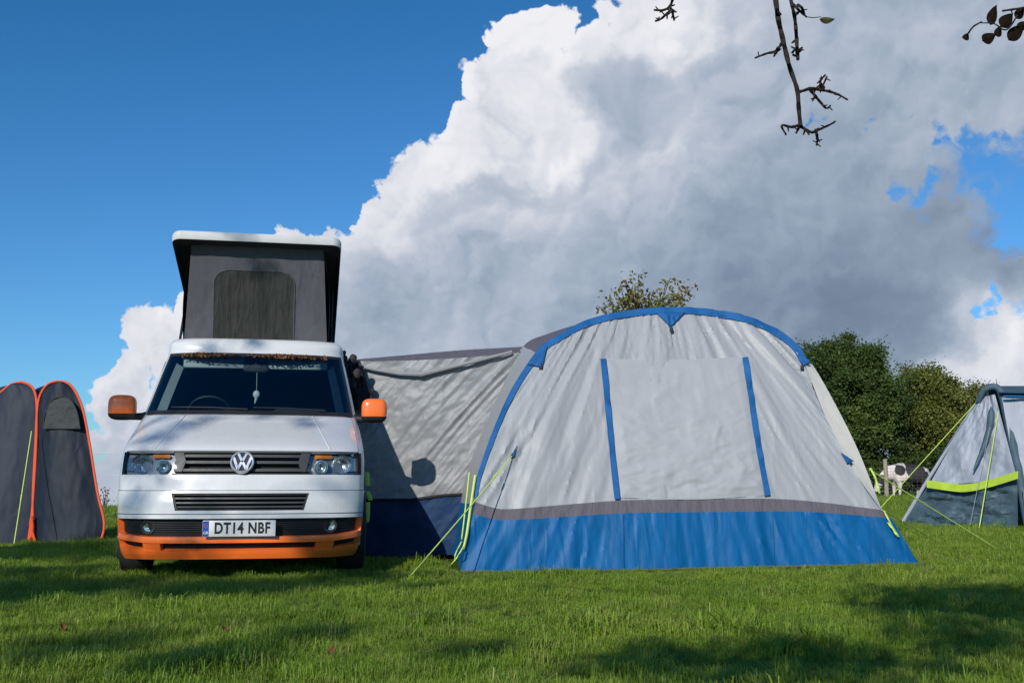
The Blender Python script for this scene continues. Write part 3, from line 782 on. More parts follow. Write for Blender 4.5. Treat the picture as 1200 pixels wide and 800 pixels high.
def text_mesh(name, body_, size, loc, m, parent, sx=1., off=0., sp=1.):
    cu = bpy.data.curves.new(name, 'FONT'); cu.body = body_; cu.size = size; cu.extrude = .0006; cu.offset = off; cu.align_x = 'CENTER'; cu.align_y = 'CENTER'; cu.space_character = sp
    tmp = bpy.data.objects.new('tmp', cu); C.objects.link(tmp)
    dg = bpy.context.evaluated_depsgraph_get(); me = bpy.data.meshes.new_from_object(tmp.evaluated_get(dg)); bpy.data.objects.remove(tmp); me.name = name
    for v in me.vertices: v.co = Vector((v.co.x*sx+loc[0], loc[1]-v.co.z, v.co.y+loc[2]))
    me.materials.clear(); me.materials.append(M[m]); return link(name, me, parent)
text_mesh('plate_letters', 'DT14 NBF', .108, (pc.x+.021, pc.y-.006, pc.z-.001), 'plate_txt', npl, .76, .0036, 1.10)
text_mesh('country_letters', 'GB', .026, (pc.x-.233, pc.y-.0068, pc.z-.030), 'plate', npl, 1., .0004)
mb = MB()
for k in range(12):
    a = 2*math.pi*k/12; mb.box(pc+Vector((-.233+.011*math.cos(a), -.0068, .018+.011*math.sin(a))), (.0016, .0006, .0016))
build('country_stars', mb, 'amber', npl, smooth=False)
# ---- orange lip spoiler: upper blade, lower blade, sides and bridges round dark slots
def zlow(s): return .168
lip = MB()
def lstrip(z0, z1, s0, s1, o0=.012, o1=.012, nu=60, nv=4, mbx=None):
    def fn(u, v):
        du = (u*(nu+2)-1)/nu; dv = (v*(nv+2)-1)/nv
        ins = (du < 0 or du > 1 or dv < 0 or dv > 1)
        du = min(1, max(0, du)); dv = min(1, max(0, dv)); s = s0+(s1-s0)*du
        a = z0(s) if callable(z0) else z0; b = z1(s) if callable(z1) else z1; z = a+(b-a)*dv
        p = surf(s, z, (o0+(o1-o0)*dv)-(.06 if ins else 0)); return p
    (mbx or lip).grid(fn, nu+2, nv+2)
zA = lambda s: .279+.035*max(0, abs(s)-.45)/.5           # underside of the upper blade
zB = lambda s: .222+.035*max(0, abs(s)-.45)/.5           # top of the lower blade
lstrip(zA, lambda s: .318+.03*max(0, abs(s)-.45)/.5, -.88, .88, .018, .008, 90, 4)
lstrip(.166, zB, -.88, .88, .022, .016, 90, 4)
for sg in (-1, 1):
    a, b = (.88, 1.16) if sg > 0 else (-1.16, -.88)
    lstrip(.166, .446, a, b, .014, .008, 10, 10)
    a, b = sorted((sg*.385, sg*.52)); lstrip(lambda s: zB(s)-.004, lambda s: zA(s)+.004, a, b, .012, .012, 8, 3)
lipo = build('front_lip', lip, 'orange', van)
mb = MB(); mb.grid(lambda u, v: surf(-.87+1.74*u, .2+.12*v, -.03), 50, 3); build('lip_slot', mb, 'dark', lipo)
mb = MB(); mb.grid(lambda u, v: surf(-1.1+2.2*u, .17-.03*v, -.03-.12*v), 50, 2); build('skid_panel', mb, 'dark', lipo)
# ---- windscreen
mb = MB(); mb.grid(lambda u, v: surf(-S_WS+2*S_WS*u, 1.262+.556*v, .003), 40, 20); wsn = build('windscreen', mb, 'glass', van)
fr = MB()
strip(fr, 1.252, 1.285, -S_WS-.01, S_WS+.01, .006, 60, 2, .012)
strip(fr, 1.795, 1.822, -S_WS-.006, S_WS+.006, .006, 60, 2, .012)
strip(fr, 1.262, 1.818, -S_WS-.008, -S_WS+.035, .006, 3, 24, .012)
strip(fr, 1.262, 1.818, S_WS-.035, S_WS+.008, .006, 3, 24, .012)
build('windscreen_seal', fr, 'black_plastic', wsn)
for x0, x1 in ((-.02, -.62), (.60, .02)):
    mb = MB(); a0, b0 = surf(xs(x0, 1.28), 1.278, .025), surf(xs(x1, 1.30), 1.292, .03)
    mb.tube([a0, a0.lerp(b0, .5)+Vector((0, -.005, .006)), b0], .007, 6); build('wiper', mb, 'black_plastic', wsn)
# ---- cab interior
mb = MB(); mb.grid(lambda u, v: Vector(((-.80+1.6*u), 1.0+.42*v+.12*(abs(u-.5)*2)**2*(1-v), 1.235+.05*math.sin(v*3.1)+(.05 if .60 < u < .9 and v > .4 else 0))), 24, 8)
mb.box((0, 1.43, 1.0), (.78, .03, .24)); build('dashboard', mb, 'dash', van)
mb = MB(); mb.lathe([(.17, 0), (.185, .012), (.19, 0), (.185, -.012), (.17, 0)], (0, 0, 0), 'z', 28); mb.tube([(-.17, 0, 0), (.17, 0, 0)], .018)
rr = Matrix.Rotation(R(-50), 3, 'X') ; mb.v = [tuple(rr @ Vector(v)+Vector((-.38, 1.48, 1.30))) for v in mb.v]; build('steering_wheel', mb, 'dash', van)
for sx in (-.40, .40):
    mb = MB(); mb.ellipsoid((sx, 2.0, .85), (.25, .28, .10), 4); mb.ellipsoid((sx, 2.28, 1.17), (.25, .09, .34), 4)
    st = build('cab_seat', mb, 'seat', van)
    mb = MB(); mb.ellipsoid((sx, 2.30, 1.60), (.13, .06, .10), 4); build('headrest', mb, 'seat', st)
mb = MB(); mb.box((0, 2.62, 1.05), (.84, .01, .86)); build('cab_blackout', mb, 'dash', van)  # dark sheet added behind the seats to keep the cab interior dark
mb = MB(); mb.box((0, 2.15, 1.885), (.60, .50, .008)); build('headlining', mb, 'dash', van)
mb = MB(); mb.box((0, 1.9, .45), (.82, .75, .02)); build('cab_floor', mb, 'dash', van)
for sg in (-1, 1):
    mb = MB(); mb.grid(lambda u, v: Vector((sg*(surf0(1.0+1.2*u, .5+1.38*v).x-.03)*(1 if 1 else 0), surf0(1.0+1.2*u, .5+1.38*v).y, .5+1.38*v)) , 6, 16); build('door_lining', mb, 'dash', van)
    mb = MB(); mb.grid(lambda u, v: surf(sg*(S_WS-.055-.05*v), 1.29+.48*v, -.05-.05*u)+Vector((sg*-.035*u, 0, 0)), 2, 10); build('pillar_trim', mb, 'visor', van)
    mb = MB(); mb.box((sg*.36, 1.50, 1.755), (.26, .012, .065), Matrix.Rotation(R(-25), 3, 'X'), bev=.02); build('sun_visor', mb, 'visor', van)
mb = MB(); mb.ellipsoid((0, 1.46, 1.70), (.11, .02, .035), 4); mb.tube([(0, 1.45, 1.79), (0, 1.46, 1.70)], .008); build('rear_view_mirror', mb, 'dash', van)
mb = MB(); mb.tube([(.01, 1.455, 1.68), (.012, 1.45, 1.50)], .002, 5); mb.ellipsoid((.012, 1.45, 1.47), (.03, .02, .035)); mb.tube([(.012, 1.45, 1.44), (.0, 1.45, 1.39)], [.014, .004], 6); build('hanging_charm', mb, 'skin_white', van)
# ---- side windows, doors, handles
for sg in (-1, 1):
    dg_ = MB()
    def sg_grid(y0, y1, z0, z1, off, slope=0., nu=8, nv=8, mbx=None):
        def fn(u, v):
            z = z0+(z1-z0)*v; yy0 = y0+slope*(z-z0); y = yy0+(y1-yy0)*u; yf, hw, cd = prof(z)
            return surf(sg*(1+y-yf-cd), z, off)
        (mbx or dg_).grid(fn, nu, nv)
    sg_grid(1.33, 2.25, 1.24, 1.76, .004, .42); fd = build('side_window', dg_, 'dark_glass', van)
    dg_ = MB(); sg_grid(2.50, 3.55, 1.26, 1.76, .004); build('side_window', dg_, 'dark_glass', van)
    dg_ = MB(); sg_grid(3.70, 4.45, 1.26, 1.76, .004); build('side_window', dg_, 'dark_glass', van)
    for y in (1.30, 2.38, 3.62):
        mb = MB(); mb.tube([surf(sg*(1+y-prof(z)[0]-prof(z)[2]), z, .001) for z in [.30+k*.1 for k in range(10)]], .004, 5); build('door_gap', mb, 'dark', van)
    mb = MB(); mb.tube([surf(sg*(1+y-prof(1.05)[0]-prof(1.05)[2]), 1.05, .02) for y in (2.08, 2.12, 2.26, 2.30)], [.008, .016, .016, .008], 8); build('door_handle', mb, 'black_plastic', van)
    # wing mirror
    mc = Vector((sg*1.022-.005, 1.04, 1.315))
    mb = MB(); mb.ellipsoid(mc, (.108, .085, .100), 3.6, 28, 18, zcut=(-.058, .2)); 
    wm = build('wing_mirror', mb, 'orange', van)
    mb = MB(); mb.ellipsoid(mc+Vector((0, .004, -.002)), (.112, .09, .102), 3.6, 28, 18, zcut=(-.2, -.055)); build('mirror_base', mb, 'black_plastic', wm)
    mb = MB(); mb.tube([mc+Vector((-sg*.06, .01, -.075)), mc+Vector((-sg*.15, .05, -.07)), mc+Vector((-sg*.20, .12, -.06))], [.028, .032, .045], 10); build('mirror_arm', mb, 'black_plastic', wm)
    mb = MB(); mb.box(mc+Vector((0, .087, .01)), (.085, .003, .075), bev=.002); build('mirror_glass', mb, 'chrome', wm)
# awning rail and drive-away clamps on the right side
mb = MB(); mb.tube([(.775, 1.75, 1.90), (.785, 4.4, 1.90)], .018, 8); rail = build('awning_rail', mb, 'black', van)
# ---- pop-top roof
LX = -.035
lid_z = lambda y: 2.925-(y-1.70)*(2.925-2.03)/3.05
def lid_out(t, grow=0.):   # rounded-rectangle outline of the lid (x, y)
    pass
hwL, y0L, y1L, rc = .757, 1.66, 4.78, .085
ol = []
for cx, cy, a0 in ((hwL-rc, y0L+rc, -90), (hwL-rc, y1L-rc, 0), (-hwL+rc, y1L-rc, 90), (-hwL+rc, y0L+rc, 180)):
    for k in range(9):
        a = R(a0+k*90/8); ol.append((cx+rc*math.cos(a), cy+rc*math.sin(a)))
mb = MB(); nO = len(ol)
rings = [(1.0, -.052), (1.004, -.03), (1.004, .005), (.993, .030), (.965, .044), (.86, .050), (.6, .056), (.2, .058)]
for g_, dz in rings:
    for x, y in ol:
        yc = (y0L+y1L)/2; X = LX+x*g_; Y = yc+(y-yc)*g_; mb.v.append((X, Y, lid_z(Y)+dz))
for j in range(len(rings)-1):
    for k in range(nO): mb.f.append((j*nO+k, j*nO+(k+1) % nO, (j+1)*nO+(k+1) % nO, (j+1)*nO+k))
mb.f.append(tuple((len(rings)-1)*nO+k for k in range(nO)))
lid = build('roof_lid', mb, 'lidpaint', van)
mb = MB()
for g_, dz in ((1.0, -.052), (.985, -.056), (.96, -.02), (.2, -.01)):
    for x, y in ol:
        yc = (y0L+y1L)/2; mb.v.append((LX+x*g_, yc+(y-yc)*g_, lid_z(yc+(y-yc)*g_)+dz-.001))
for j in range(3):
    for k in range(nO): mb.f.append((j*nO+k, j*nO+(k+1) % nO, (j+1)*nO+(k+1) % nO, (j+1)*nO+k))
mb.f.append(tuple(3*nO+k for k in range(nO)))
build('lid_lining', mb, 'lid_under', lid)
# canvas: front panel, side panels
def wr(a, b, amp): return amp*fb(a, b, 4.)
XT, XB = .60, .655
def canF(u, v):
    hw = XB+(XT-XB)*v; x = LX+(-hw+2*hw*u); y = 2.02-.20*v + .02*math.sin(v*math.pi)*1; z = 1.955+(lid_z(1.84)-.01-1.955)*v
    return Vector((x, y+wr(u*4, v*2.2, .010)+wr(u*14, v*5, .003), z))
mb = MB(); mb.grid(canF, 60, 50); can = build('pop_top_canvas', mb, 'canvas', van)
for sg in (-1, 1):
    def canS(u, v):
        y0 = 2.02-.20*v; y = y0+(4.66-y0)*u; zt = lid_z(y)-.01; z = 1.955+(zt-1.955)*v; hw = XB+(XT-XB)*v
        return Vector((LX+sg*(hw+.035*math.sin(v*math.pi)*(1-u)+.02*math.sin(u*26)*v*(1-v)*2), y, z))
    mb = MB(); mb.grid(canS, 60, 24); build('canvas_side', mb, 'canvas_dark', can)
    mb = MB(); mb.tube([(LX+sg*.69, 2.0, 1.97), (LX+sg*.70, 2.6, lid_z(2.6)-.03)], .012, 8); build('gas_strut', mb, 'black', van)
# mesh window in the canvas front with rounded top and a piped edge
wl, wr_, wb, wt = -.43, .305, 1.985, 2.66
def win_u(x, z):
    v = (z-1.955)/(lid_z(1.84)-.01-1.955); hw = XB+(XT-XB)*v; return ((x-LX)+hw)/(2*hw), v
mb = MB()
def winF(u, v):
    z = wb+(wt-wb)*v; r_ = .13; dx = 0
    if z > wt-r_: dx = r_-math.sqrt(max(0, r_*r_-(z-wt+r_)**2))
    x = wl+dx+(wr_-wl-2*dx)*u
    p = canF(*win_u(x, z)); return p+Vector((0, -.006+.004*fb(x*14, z*5), 0))
mb.grid(winF, 24, 40); build('mesh_window', mb, 'mesh_win', can)
mb = MB(); mb.tube([winF(0, k/30) for k in range(31)]+[winF(k/20, 1) for k in range(1, 20)]+[winF(1, 1-k/30) for k in range(31)], .006, 6); build('window_piping', mb, 'canvas', can)
# things under the windscreen's top edge: fallen leaves caught there
rng = np.random.default_rng(4); pts = []
for k in range(330):
    x = rng.normal(-.42, .10) if rng.uniform() < .35 else (rng.normal(.28, .17) if rng.uniform() < .8 else rng.uniform(-.6, .6))
    x = max(-.62, min(.60, x)); z = 1.796+rng.uniform(-.020, .012)
    pts.append(np.array(surf(xs(x, z), z, .010+rng.uniform(0, .014))))
vi = np.array(ROOTM[van.name].inverted()); pts = np.array(pts) @ vi[:3, :3].T + vi[:3, 3]
lo = foliage('leaf_litter', pts, .028, 'dead_leaf', None, rng, .6)
lo['kind'] = 'stuff'; lo['label'] = 'brown fallen leaves lodged along the top edge of the van windscreen'; lo['category'] = 'leaf litter'
# ================================================================== awning
AR = R(9.9); AO = Vector((-.41, 8.40, 0))
aw = thing('drive_away_awning', 'large light grey and blue tunnel awning with a closed window flap beside the van', 'awning', tuple(AO), AR)
an = Vector((-math.sin(AR), math.cos(AR), 0)); ax = Vector((math.cos(AR), math.sin(AR), 0))
def lean(z): return .17*z+.075*z*z
def aw_at(px, py, off=0.):
    """point of the leaning front wall (awning's own y = lean(z)+off) seen in this direction"""
    d = ray(px, py); o = Vector((0, 0, CAM_H))-AO; yl = off
    for _ in range(12):
        k = (yl-o.dot(an))/d.dot(an); z = CAM_H+d.z*k; yl = lean(max(z, 0))*1.0+off
    p = Vector((0, 0, CAM_H))+d*k
    return p
def wrinkle(x, z, k=1.): 
    # long tension folds running up the cloth
    a = (x-1.4)/(3.4-z)*3.2             # folds fan out from above
    b = (x+.45)/(z+.9)                   # and from the lower left corner
    g_ = min(1, max(0, (z-1.45)/.55))    # gathers under the arch
    d = max(0, 1-abs(x-.15)/.75)*max(0, 1-abs(z-.95)/.9)
    e_ = max(0, 1-abs(x-2.75)/.8)
    rg = lambda v: .35-abs(v)*1.6
    return 1.5*k*(.018*fb(a*1.5, z*.35, 1.)+.014*rg(fb(a*3.2, z*.5, 2.))+g_*.009*rg(fb(a*7, z*1.2, 5.))+d*(.012*math.sin(b*17+3*fb(x, z))+.014*rg(fb(b*9, x*.8, 3.)))+e_*.012*rg(fb(a*5+z, z*.4, 9.)))
def coons(b, t, l, r):
    """b, t, l, r: curves (px,py arrays) bottom, top, left, right -> function(u,v)"""
    def fn(u, v):
        def ev(c, q):
            x = q*(len(c)-1); i = min(int(x), len(c)-2); return c[i]+(c[i+1]-c[i])*(x-i)
        p = (1-v)*ev(b, u)+v*ev(t, u)+(1-u)*ev(l, v)+u*ev(r, v)
        return p-((1-u)*(1-v)*b[0]+u*(1-v)*b[-1]+(1-u)*v*t[0]+u*v*t[-1])
    return fn
cvp = lambda pts, n=60: curve_pts(pts, n)
C0 = cvp([(540,669),(600,670),(730,668),(820,666),(910,664),(1000,662.5),(1078,661)])
C1 = cvp([(554,602),(575,607),(600,609),(730,601),(800,600),(900,599),(960,600),(1046,607)])
C2 = cvp([(557,588),(580,595),(600,596),(650,592),(730,586),(800,585),(900,584),(960,588),(1032,597)])
LE = [(557,588),(563,555),(580,508),(603,458),(632,415)]
ARC = [(632,415),(650,401),(690,380),(740,369),(785,365),(830,367),(870,375),(905,389),(930,407),(943,426)]
RE = [(1032,597),(1012,570),(990,535),(965,483),(943,426)]
main = coons(C2, cvp(ARC), cvp(LE), cvp(RE))
def face_pt(px, py, off=0., wk=1.):
    p = aw_at(px, py, off); w = wrinkle(p.x, p.z, wk); return p-an*w
def zone(fn, off=0., wk=1.): return lambda u, v: (lambda q: face_pt(q[0], q[1], off, wk))(fn(u, v))
edge = lambda a, b: cvp([tuple(a), tuple((np.array(a)+np.array(b))/2), tuple(b)])
mb = MB(); mb.grid(zone(main, 0., 1.), 150, 90); fw = build('front_wall', mb, 'aw_grey', aw, world=True)
mb = MB(); mb.grid(zone(coons(C1-np.array([0, 0]), C2, edge(C1[0], C2[0]), edge(C1[-1], C2[-1])), -.004, .9), 150, 8); build('wall_band', mb, 'aw_band', aw, world=True)
def blue(u, v):
    q = coons(C0, C1, edge(C0[0], C1[0]), edge(C0[-1], C1[-1]))(u, v); p = face_pt(q[0], q[1], -.006, 1.3)
    return p-an*(.02*(1-v)*fb(p.x*3.3, 2)+.012*(1-v)*fb(p.x*9, 5.))
mb = MB(); mb.grid(blue, 150, 30); build('mud_wall', mb, 'aw_blue', aw, world=True)
mb = MB(); mb.tube([blue(k/60, 0)+Vector((0, -.006, .004)) for k in range(61)], .008, 6); build('hem_tape', mb, 'aw_band', aw, world=True)
mb = MB(); mb.grid(lambda u, v: blue(u, 0)*1.0+Vector((0, 0, 0))+(-an*.10*v)+Vector((0, 0, -.004+.0*v)), 60, 2)
# window flap
WQ = coons(cvp([(728,583),(815,585),(901,580)]), cvp([(709,420),(790,421),(872,418)]), cvp([(728,583),(718,500),(709,420)]), cvp([(901,580),(888,500),(872,418)]))
def flap(u, v):
    q = WQ(u, v); p = aw_at(q[0], q[1], -.022)
    e_ = min(u, 1-u, v, 1-v); e_ = min(1, e_*14)
    rg = lambda q_: .35-abs(q_)*1.6
    w = .014*fb(u*1.5, v*1.8, 7.)+.022*rg(fb(u*1.1+v*.9, v*3.2-u*1.3, 3.))*(1.15-v)+.012*rg(fb(u*2.6-v*1.2, v*4.5+u*2.2, 13.))*(1.1-v)+.005*rg(fb(u*6, v*.9, 4.))*v
    return p-an*(w*e_-.016*(1-e_))
mb = MB(); mb.grid(flap, 110, 110); wf = build('window_flap', mb, 'aw_win', aw, world=True)
def ribbon(name, pts, w, off, m, parent, n=50, th=.006):
    """flat strip along px curve, w in px"""
    c = cvp(pts, n); mb = MB(); vs = []
    for i in range(n+1):
        t = c[min(i+1, n)]-c[max(i-1, 0)]; t = t/np.linalg.norm(t); nn = np.array([-t[1], t[0]])
        wl_ = w if not callable(w) else w(i/n)
        for s_, o_ in ((-1, off+th), (-.9, off), (.9, off), (1, off+th)):
            q = c[i]+nn*wl_*.5*s_; p = face_pt(q[0], q[1], o_, .9); vs.append(p)
    mb.add(vs, [(i*4+k, i*4+k+1, (i+1)*4+k+1, (i+1)*4+k) for i in range(n) for k in range(3)])
    return build(name, mb, m, parent, world=(ROOTM.get(parent.name) is not None) if parent else False)
def wbuild(name, mb, m, root, parent):
    """build world coordinates under a part of root"""
    inv = ROOTM[root.name]; mb.v = [tuple(inv @ Vector(v)) for v in mb.v]; return build(name, mb, m, parent)
ribbon('window_strip', [(707,420),(715,500),(723.5,584)], 7, -.034, 'blue_trim', aw)
ribbon('window_strip', [(874,418),(886,500),(899.5,580)], 7, -.034, 'blue_trim', aw)
ribbon('wall_seam', [(730,602),(730,667)], 1.4, -.030, 'blue_trim', aw, 12, .003)
ribbon('wall_seam', [(905,600),(909,663)], 1.4, -.030, 'blue_trim', aw, 12, .003)
# outline of the front frame and of the taller middle frame behind it
F_px = [(540,669),(548,630),(557,588),(563,555),(580,508),(603,458),(632,415),(650,401),(690,380),(740,369),(785,365),(830,367),(870,375),(905,389),(930,407),(943,426),(965,483),(990,535),(1032,597),(1056,630),(1078,661)]
M_px = [(536,655),(541,628),(546,590),(554,548),(571,500),(590,453),(613,406),(642,391),(690,377),(740,371),(785,370),(830,373),(872,381),(907,394),(932,411),(952,427),(984,483),(1009,535),(1034,598),(1050,625),(1060,650)]
nF = 120
Fc = cvp(F_px, nF); Mc = cvp(M_px, nF)
# use the same index along both: resample per control segment
def seg_curve(pts, per=8):
    P_ = [np.array(p, float) for p in pts]; Q = [2*P_[0]-P_[1]]+P_+[2*P_[-1]-P_[-2]]; out = []
    for i in range(1, len(Q)-2):
        for k in range(per):
            t = k/per; out.append(.5*((2*Q[i])+(-Q[i-1]+Q[i+1])*t+(2*Q[i-1]-5*Q[i]+4*Q[i+1]-Q[i+2])*t*t+(-Q[i-1]+3*Q[i]-3*Q[i+1]+Q[i+2])*t**3))
    out.append(P_[-1]); return out
Fs = [aw_at(q[0], q[1], .006) for q in seg_curve(F_px)]
Ms = [aw_at(q[0], q[1], (.62-.55*min(1, max(0, (i_/8-13)/2)))) for i_, q in enumerate(seg_curve(M_px))]
def loft(i0, i1, A, B, name, m, nv=10, wk=1.):
    mb = MB()
    def fn(u, v):
        x = i0+(i1-i0)*u; i = min(int(x), len(A)-2); t = x-i
        a = A[i].lerp(A[i+1], t); b = B[i].lerp(B[i+1], t)
        p = a.lerp(b, v); w = wk*.018*fb(p.x*4+p.z*4, p.y*5, 2.)*math.sin(v*math.pi); return p+Vector((w*.5, -w*.3, w*.6))
    mb.grid(fn, (i1-i0)*2, nv); return build(name, mb, m, aw, world=True)
S_ = 8
loft(0, 2*S_, Fs, Ms, 'side_skirt', 'aw_blue'); loft(2*S_, 6*S_, Fs, Ms, 'side_wall', 'aw_grey'); loft(6*S_, 15*S_, Fs, Ms, 'roof_panel', 'aw_band')
loft(15*S_, 18*S_, Fs, Ms, 'side_wall', 'aw_cream', wk=.6); loft(18*S_, 20*S_, Fs, Ms, 'side_skirt', 'aw_blue')
# rear section and back wall
ctr = sum(Ms, Vector())/len(Ms)
Rs = [Vector((p.x, p.y, 0))+Vector((0, 0, max(0, p.z)*.98))+an*1.7-ax*((p-ctr).dot(ax))*.03 for p in Ms]
Rs = [p-an*lean(max(0, p.z))*.7 for p in Rs]
loft(0, 2*S_, Ms, Rs, 'side_skirt', 'aw_blue', 16); loft(2*S_, 6*S_, Ms, Rs, 'side_wall', 'aw_grey', 16); loft(6*S_, 15*S_, Ms, Rs, 'roof_panel', 'aw_band', 16)
loft(15*S_, 18*S_, Ms, Rs, 'side_wall', 'aw_grey', 16); loft(18*S_, 20*S_, Ms, Rs, 'side_skirt', 'aw_blue', 16)
mb = MB(); n2 = len(Rs)//2
mb.grid(lambda u, v: (lambda a, b: a.lerp(b, v))(Rs[int(round(u*n2))], Rs[len(Rs)-1-int(round(u*n2))]), n2, 20); build('back_wall', mb, 'aw_grey', aw, world=True)
# blue piping along the front frame, tabs and buckles
ribbon('frame_piping', [(556,583),(563,553),(580,506),(603,456),(632,413),(650,399),(690,378),(740,367),(785,363.5),(830,365.5),(870,373),(905,387),(930,405),(944,426)], lambda t: 5.0+3.2*math.sin(min(1, t*1.6)*math.pi/2), -.014, 'blue_trim', aw, 110, .02)
def tri(name, a, b, c_, m, off=-.022):
    mb = MB()
    def fn(u, v):
        q = (np.array(a)*(1-u)+np.array(b)*u)*(1-v)+np.array(c_)*v; return face_pt(q[0], q[1], off, .9)-an*.012*math.sin(math.pi*u)*(1-v)
    mb.grid(fn, 10, 10); return build(name, mb, m, aw, world=True, thick=.004)
def buckle(px, py, r=.022, root=aw, m='black'):
    p = aw_at(px, py, -.03); mb = MB(); mb.box(p, (r*.7, r*.3, r), bev=r*.15); mb.tube([p+Vector((0, 0, r)), p+Vector((0, 0, r*1.9))], r*.25, 6); return build('buckle', mb, m, root, world=True)
tri('frame_tab', (769,366), (803,366), (786,383), 'blue_trim'); buckle(787, 386)
tri('frame_tab', (617,427), (641,406), (635,430), 'blue_trim'); buckle(634, 430)
tri('frame_tab', (933,409), (949,424), (940,429), 'blue_trim'); buckle(940, 431)
tri('guy_patch', (597,536), (606,521), (602,534), 'blue_trim'); buckle(600, 534, .014)
tri('guy_patch', (985,530), (992,543), (1000,540), 'blue_trim'); buckle(997, 542, .014)
def rope(name, a, b, r, m, root, sag=.0, n=8):
    mb = MB(); mb.tube([a.lerp(b, k/n)-Vector((0, 0, sag*(1-(2*k/n-1)**2))) for k in range(n+1)], r, 6); return build(name, mb, m, root, world=True)
def peg(p, d, root):
    mb = MB(); mb.tube([p+Vector((0, 0, -.12)), p+Vector((d.x*.02, d.y*.02, .025)), p+Vector((d.x*.045, d.y*.045, .018))], .0045, 6); build('tent_peg', mb, 'steel', root, world=True)
def guy(pa, gb, root, r=.0045, slider=.75, m='neon', sag=.0):
    gb = Vector((gb[0], gb[1], gz(gb[0], gb[1])+.012)); rope('guy_rope', pa, gb, r, m, root, sag)
    d = (gb-pa).normalized(); peg(gb, d, root)
    p = pa.lerp(gb, slider); mb = MB(); mb.tube([p-d*.035, p+d*.035], .008, 6); build('rope_slider', mb, m, root, world=True)
guy(aw_at(600, 534, -.03), ground_at(475, 683), aw, .0045, .18, sag=.01)
guy(aw_at(1019, 550, .10), ground_at(1168, 645), aw, .0060, .10)
guy(aw_at(1034, 597, .02), ground_at(1102, 638), aw, .0045, .3)
def strap(pts, w, m, root, off=-.02, name='strap'):
    c = cvp(pts, 20); mb = MB(); vs = []
    for i in range(21):
        q = c[i]; p = aw_at(q[0], q[1], off+.01*math.sin(i*.7)); vs += [p-ax*w/2, p+ax*w/2]
    mb.add(vs, [(2*i, 2*i+1, 2*i+3, 2*i+2) for i in range(20)]); return build(name, mb, m, root, world=True, thick=.003)
strap([(557,556),(552,590),(547,625),(543,643)], .020, 'neon', aw, -.05)
strap([(550,553),(546,590),(541,632)], .011, 'neon', aw, -.02)
strap([(543,640),(536,652),(529,661)], .012, 'neon', aw, -.10)
strap([(541,634),(534,648),(533,655)], .010, 'neon', aw, -.03)
strap([(1020,548),(1026,560),(1031,578)], .02, 'neon', aw, .04)
strap([(1036,598),(1043,612),(1050,626)], .018, 'neon', aw, -.03)
strap([(1041,612),(1047,620),(1053,629)], .028, 'neon', aw, -.035)
# ================================================================== tunnel between the van and the awning
tn = thing('awning_tunnel', 'creased grey and blue fabric tunnel joining the van side to the awning', 'tunnel', (-1.5, 9.9, 0))
def tun_pt(px, py, amp=1.):
    Y = 9.84-(px-412)/190*.14
    p = at(px, py, Y)
    # folds fan out from the lower right, plus a slack belly
    ux = (px-412)/200; uz = (650-py)/245
    # folds pulled from the upper right down to the lower left, deepest beside the awning
    c_ = ux*1.55+(1-uz)*1.55+.35*uz*(1-ux); al = uz-ux*.5
    st = .25+1.25*min(1, max(0, ux))**1.3
    rg = lambda q_: .35-abs(q_)*1.6
    f1 = (.022*rg(fb(c_*4.2, al*.6, 2.))+.016*rg(fb(c_*10, al*1.0, 7.)))*st
    f2 = (.022*fb(ux*3+uz*3, uz*3-ux*2, 2.)+.012*rg(fb(ux*2+uz*5, uz*9-ux*5, 6.)))*(1.2-.7*ux)
    p.y += amp*(f1+f2)-.05*math.sin(math.pi*min(1, max(0, ux)))
    return p
T_r = [(620,404),(604,450),(580,505),(562,560),(556,588)]
tm = coons(cvp([(412,585),(480,584),(520,579),(556,577)]), cvp([(412,423),(470,423),(540,420),(612,413)]), cvp([(412,585),(412,500),(412,423)]), cvp([(556,577),(566,540),(585,490),(604,440),(612,413)]))
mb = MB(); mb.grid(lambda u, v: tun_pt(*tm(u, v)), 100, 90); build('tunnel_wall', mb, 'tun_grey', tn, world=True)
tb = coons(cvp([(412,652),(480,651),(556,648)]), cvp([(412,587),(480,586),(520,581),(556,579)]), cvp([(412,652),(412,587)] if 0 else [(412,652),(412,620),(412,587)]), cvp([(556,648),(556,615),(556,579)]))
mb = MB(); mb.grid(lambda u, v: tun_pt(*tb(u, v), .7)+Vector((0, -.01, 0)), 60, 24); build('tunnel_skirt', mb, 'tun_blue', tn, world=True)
mb = MB(); mb.tube([tun_pt(412+144*k/30, interp([(0, 586.), (.5, 585.), (.75, 580.), (1, 578.)], k/30)[0], .8)+Vector((0, -.012, 0)) for k in range(31)], .016, 6); build('seam_tape', mb, 'black', tn, world=True)
tt = coons(cvp([(412,423),(470,423),(540,420),(612,413)]), cvp([(412,417.5),(470,413),(540,407),(616,402)]), edge((412,423), (412,417.5)), edge((612,413), (616,402)))
mb = MB(); mb.grid(lambda u, v: tun_pt(*tt(u, v), 1-v)+Vector((0, .25*v, 0)), 60, 6); build('tunnel_roof_edge', mb, 'aw_band', tn, world=True)
def troof(u, v):
    q = tt(u, 1.); p = tun_pt(q[0], q[1], 0)+Vector((0, .25, 0)); return p+Vector((-.19*v*2.0, 2.0*v, .0-.06*math.sin(math.pi*v)))
mb = MB(); mb.grid(troof, 30, 20); build('tunnel_roof', mb, 'aw_band', tn, world=True)
mb = MB(); mb.grid(lambda u, v: Vector((troof(u, 1).x, troof(u, 1).y, troof(u, 1).z*v)), 30, 20); build('tunnel_back', mb, 'tun_grey', tn, world=True)
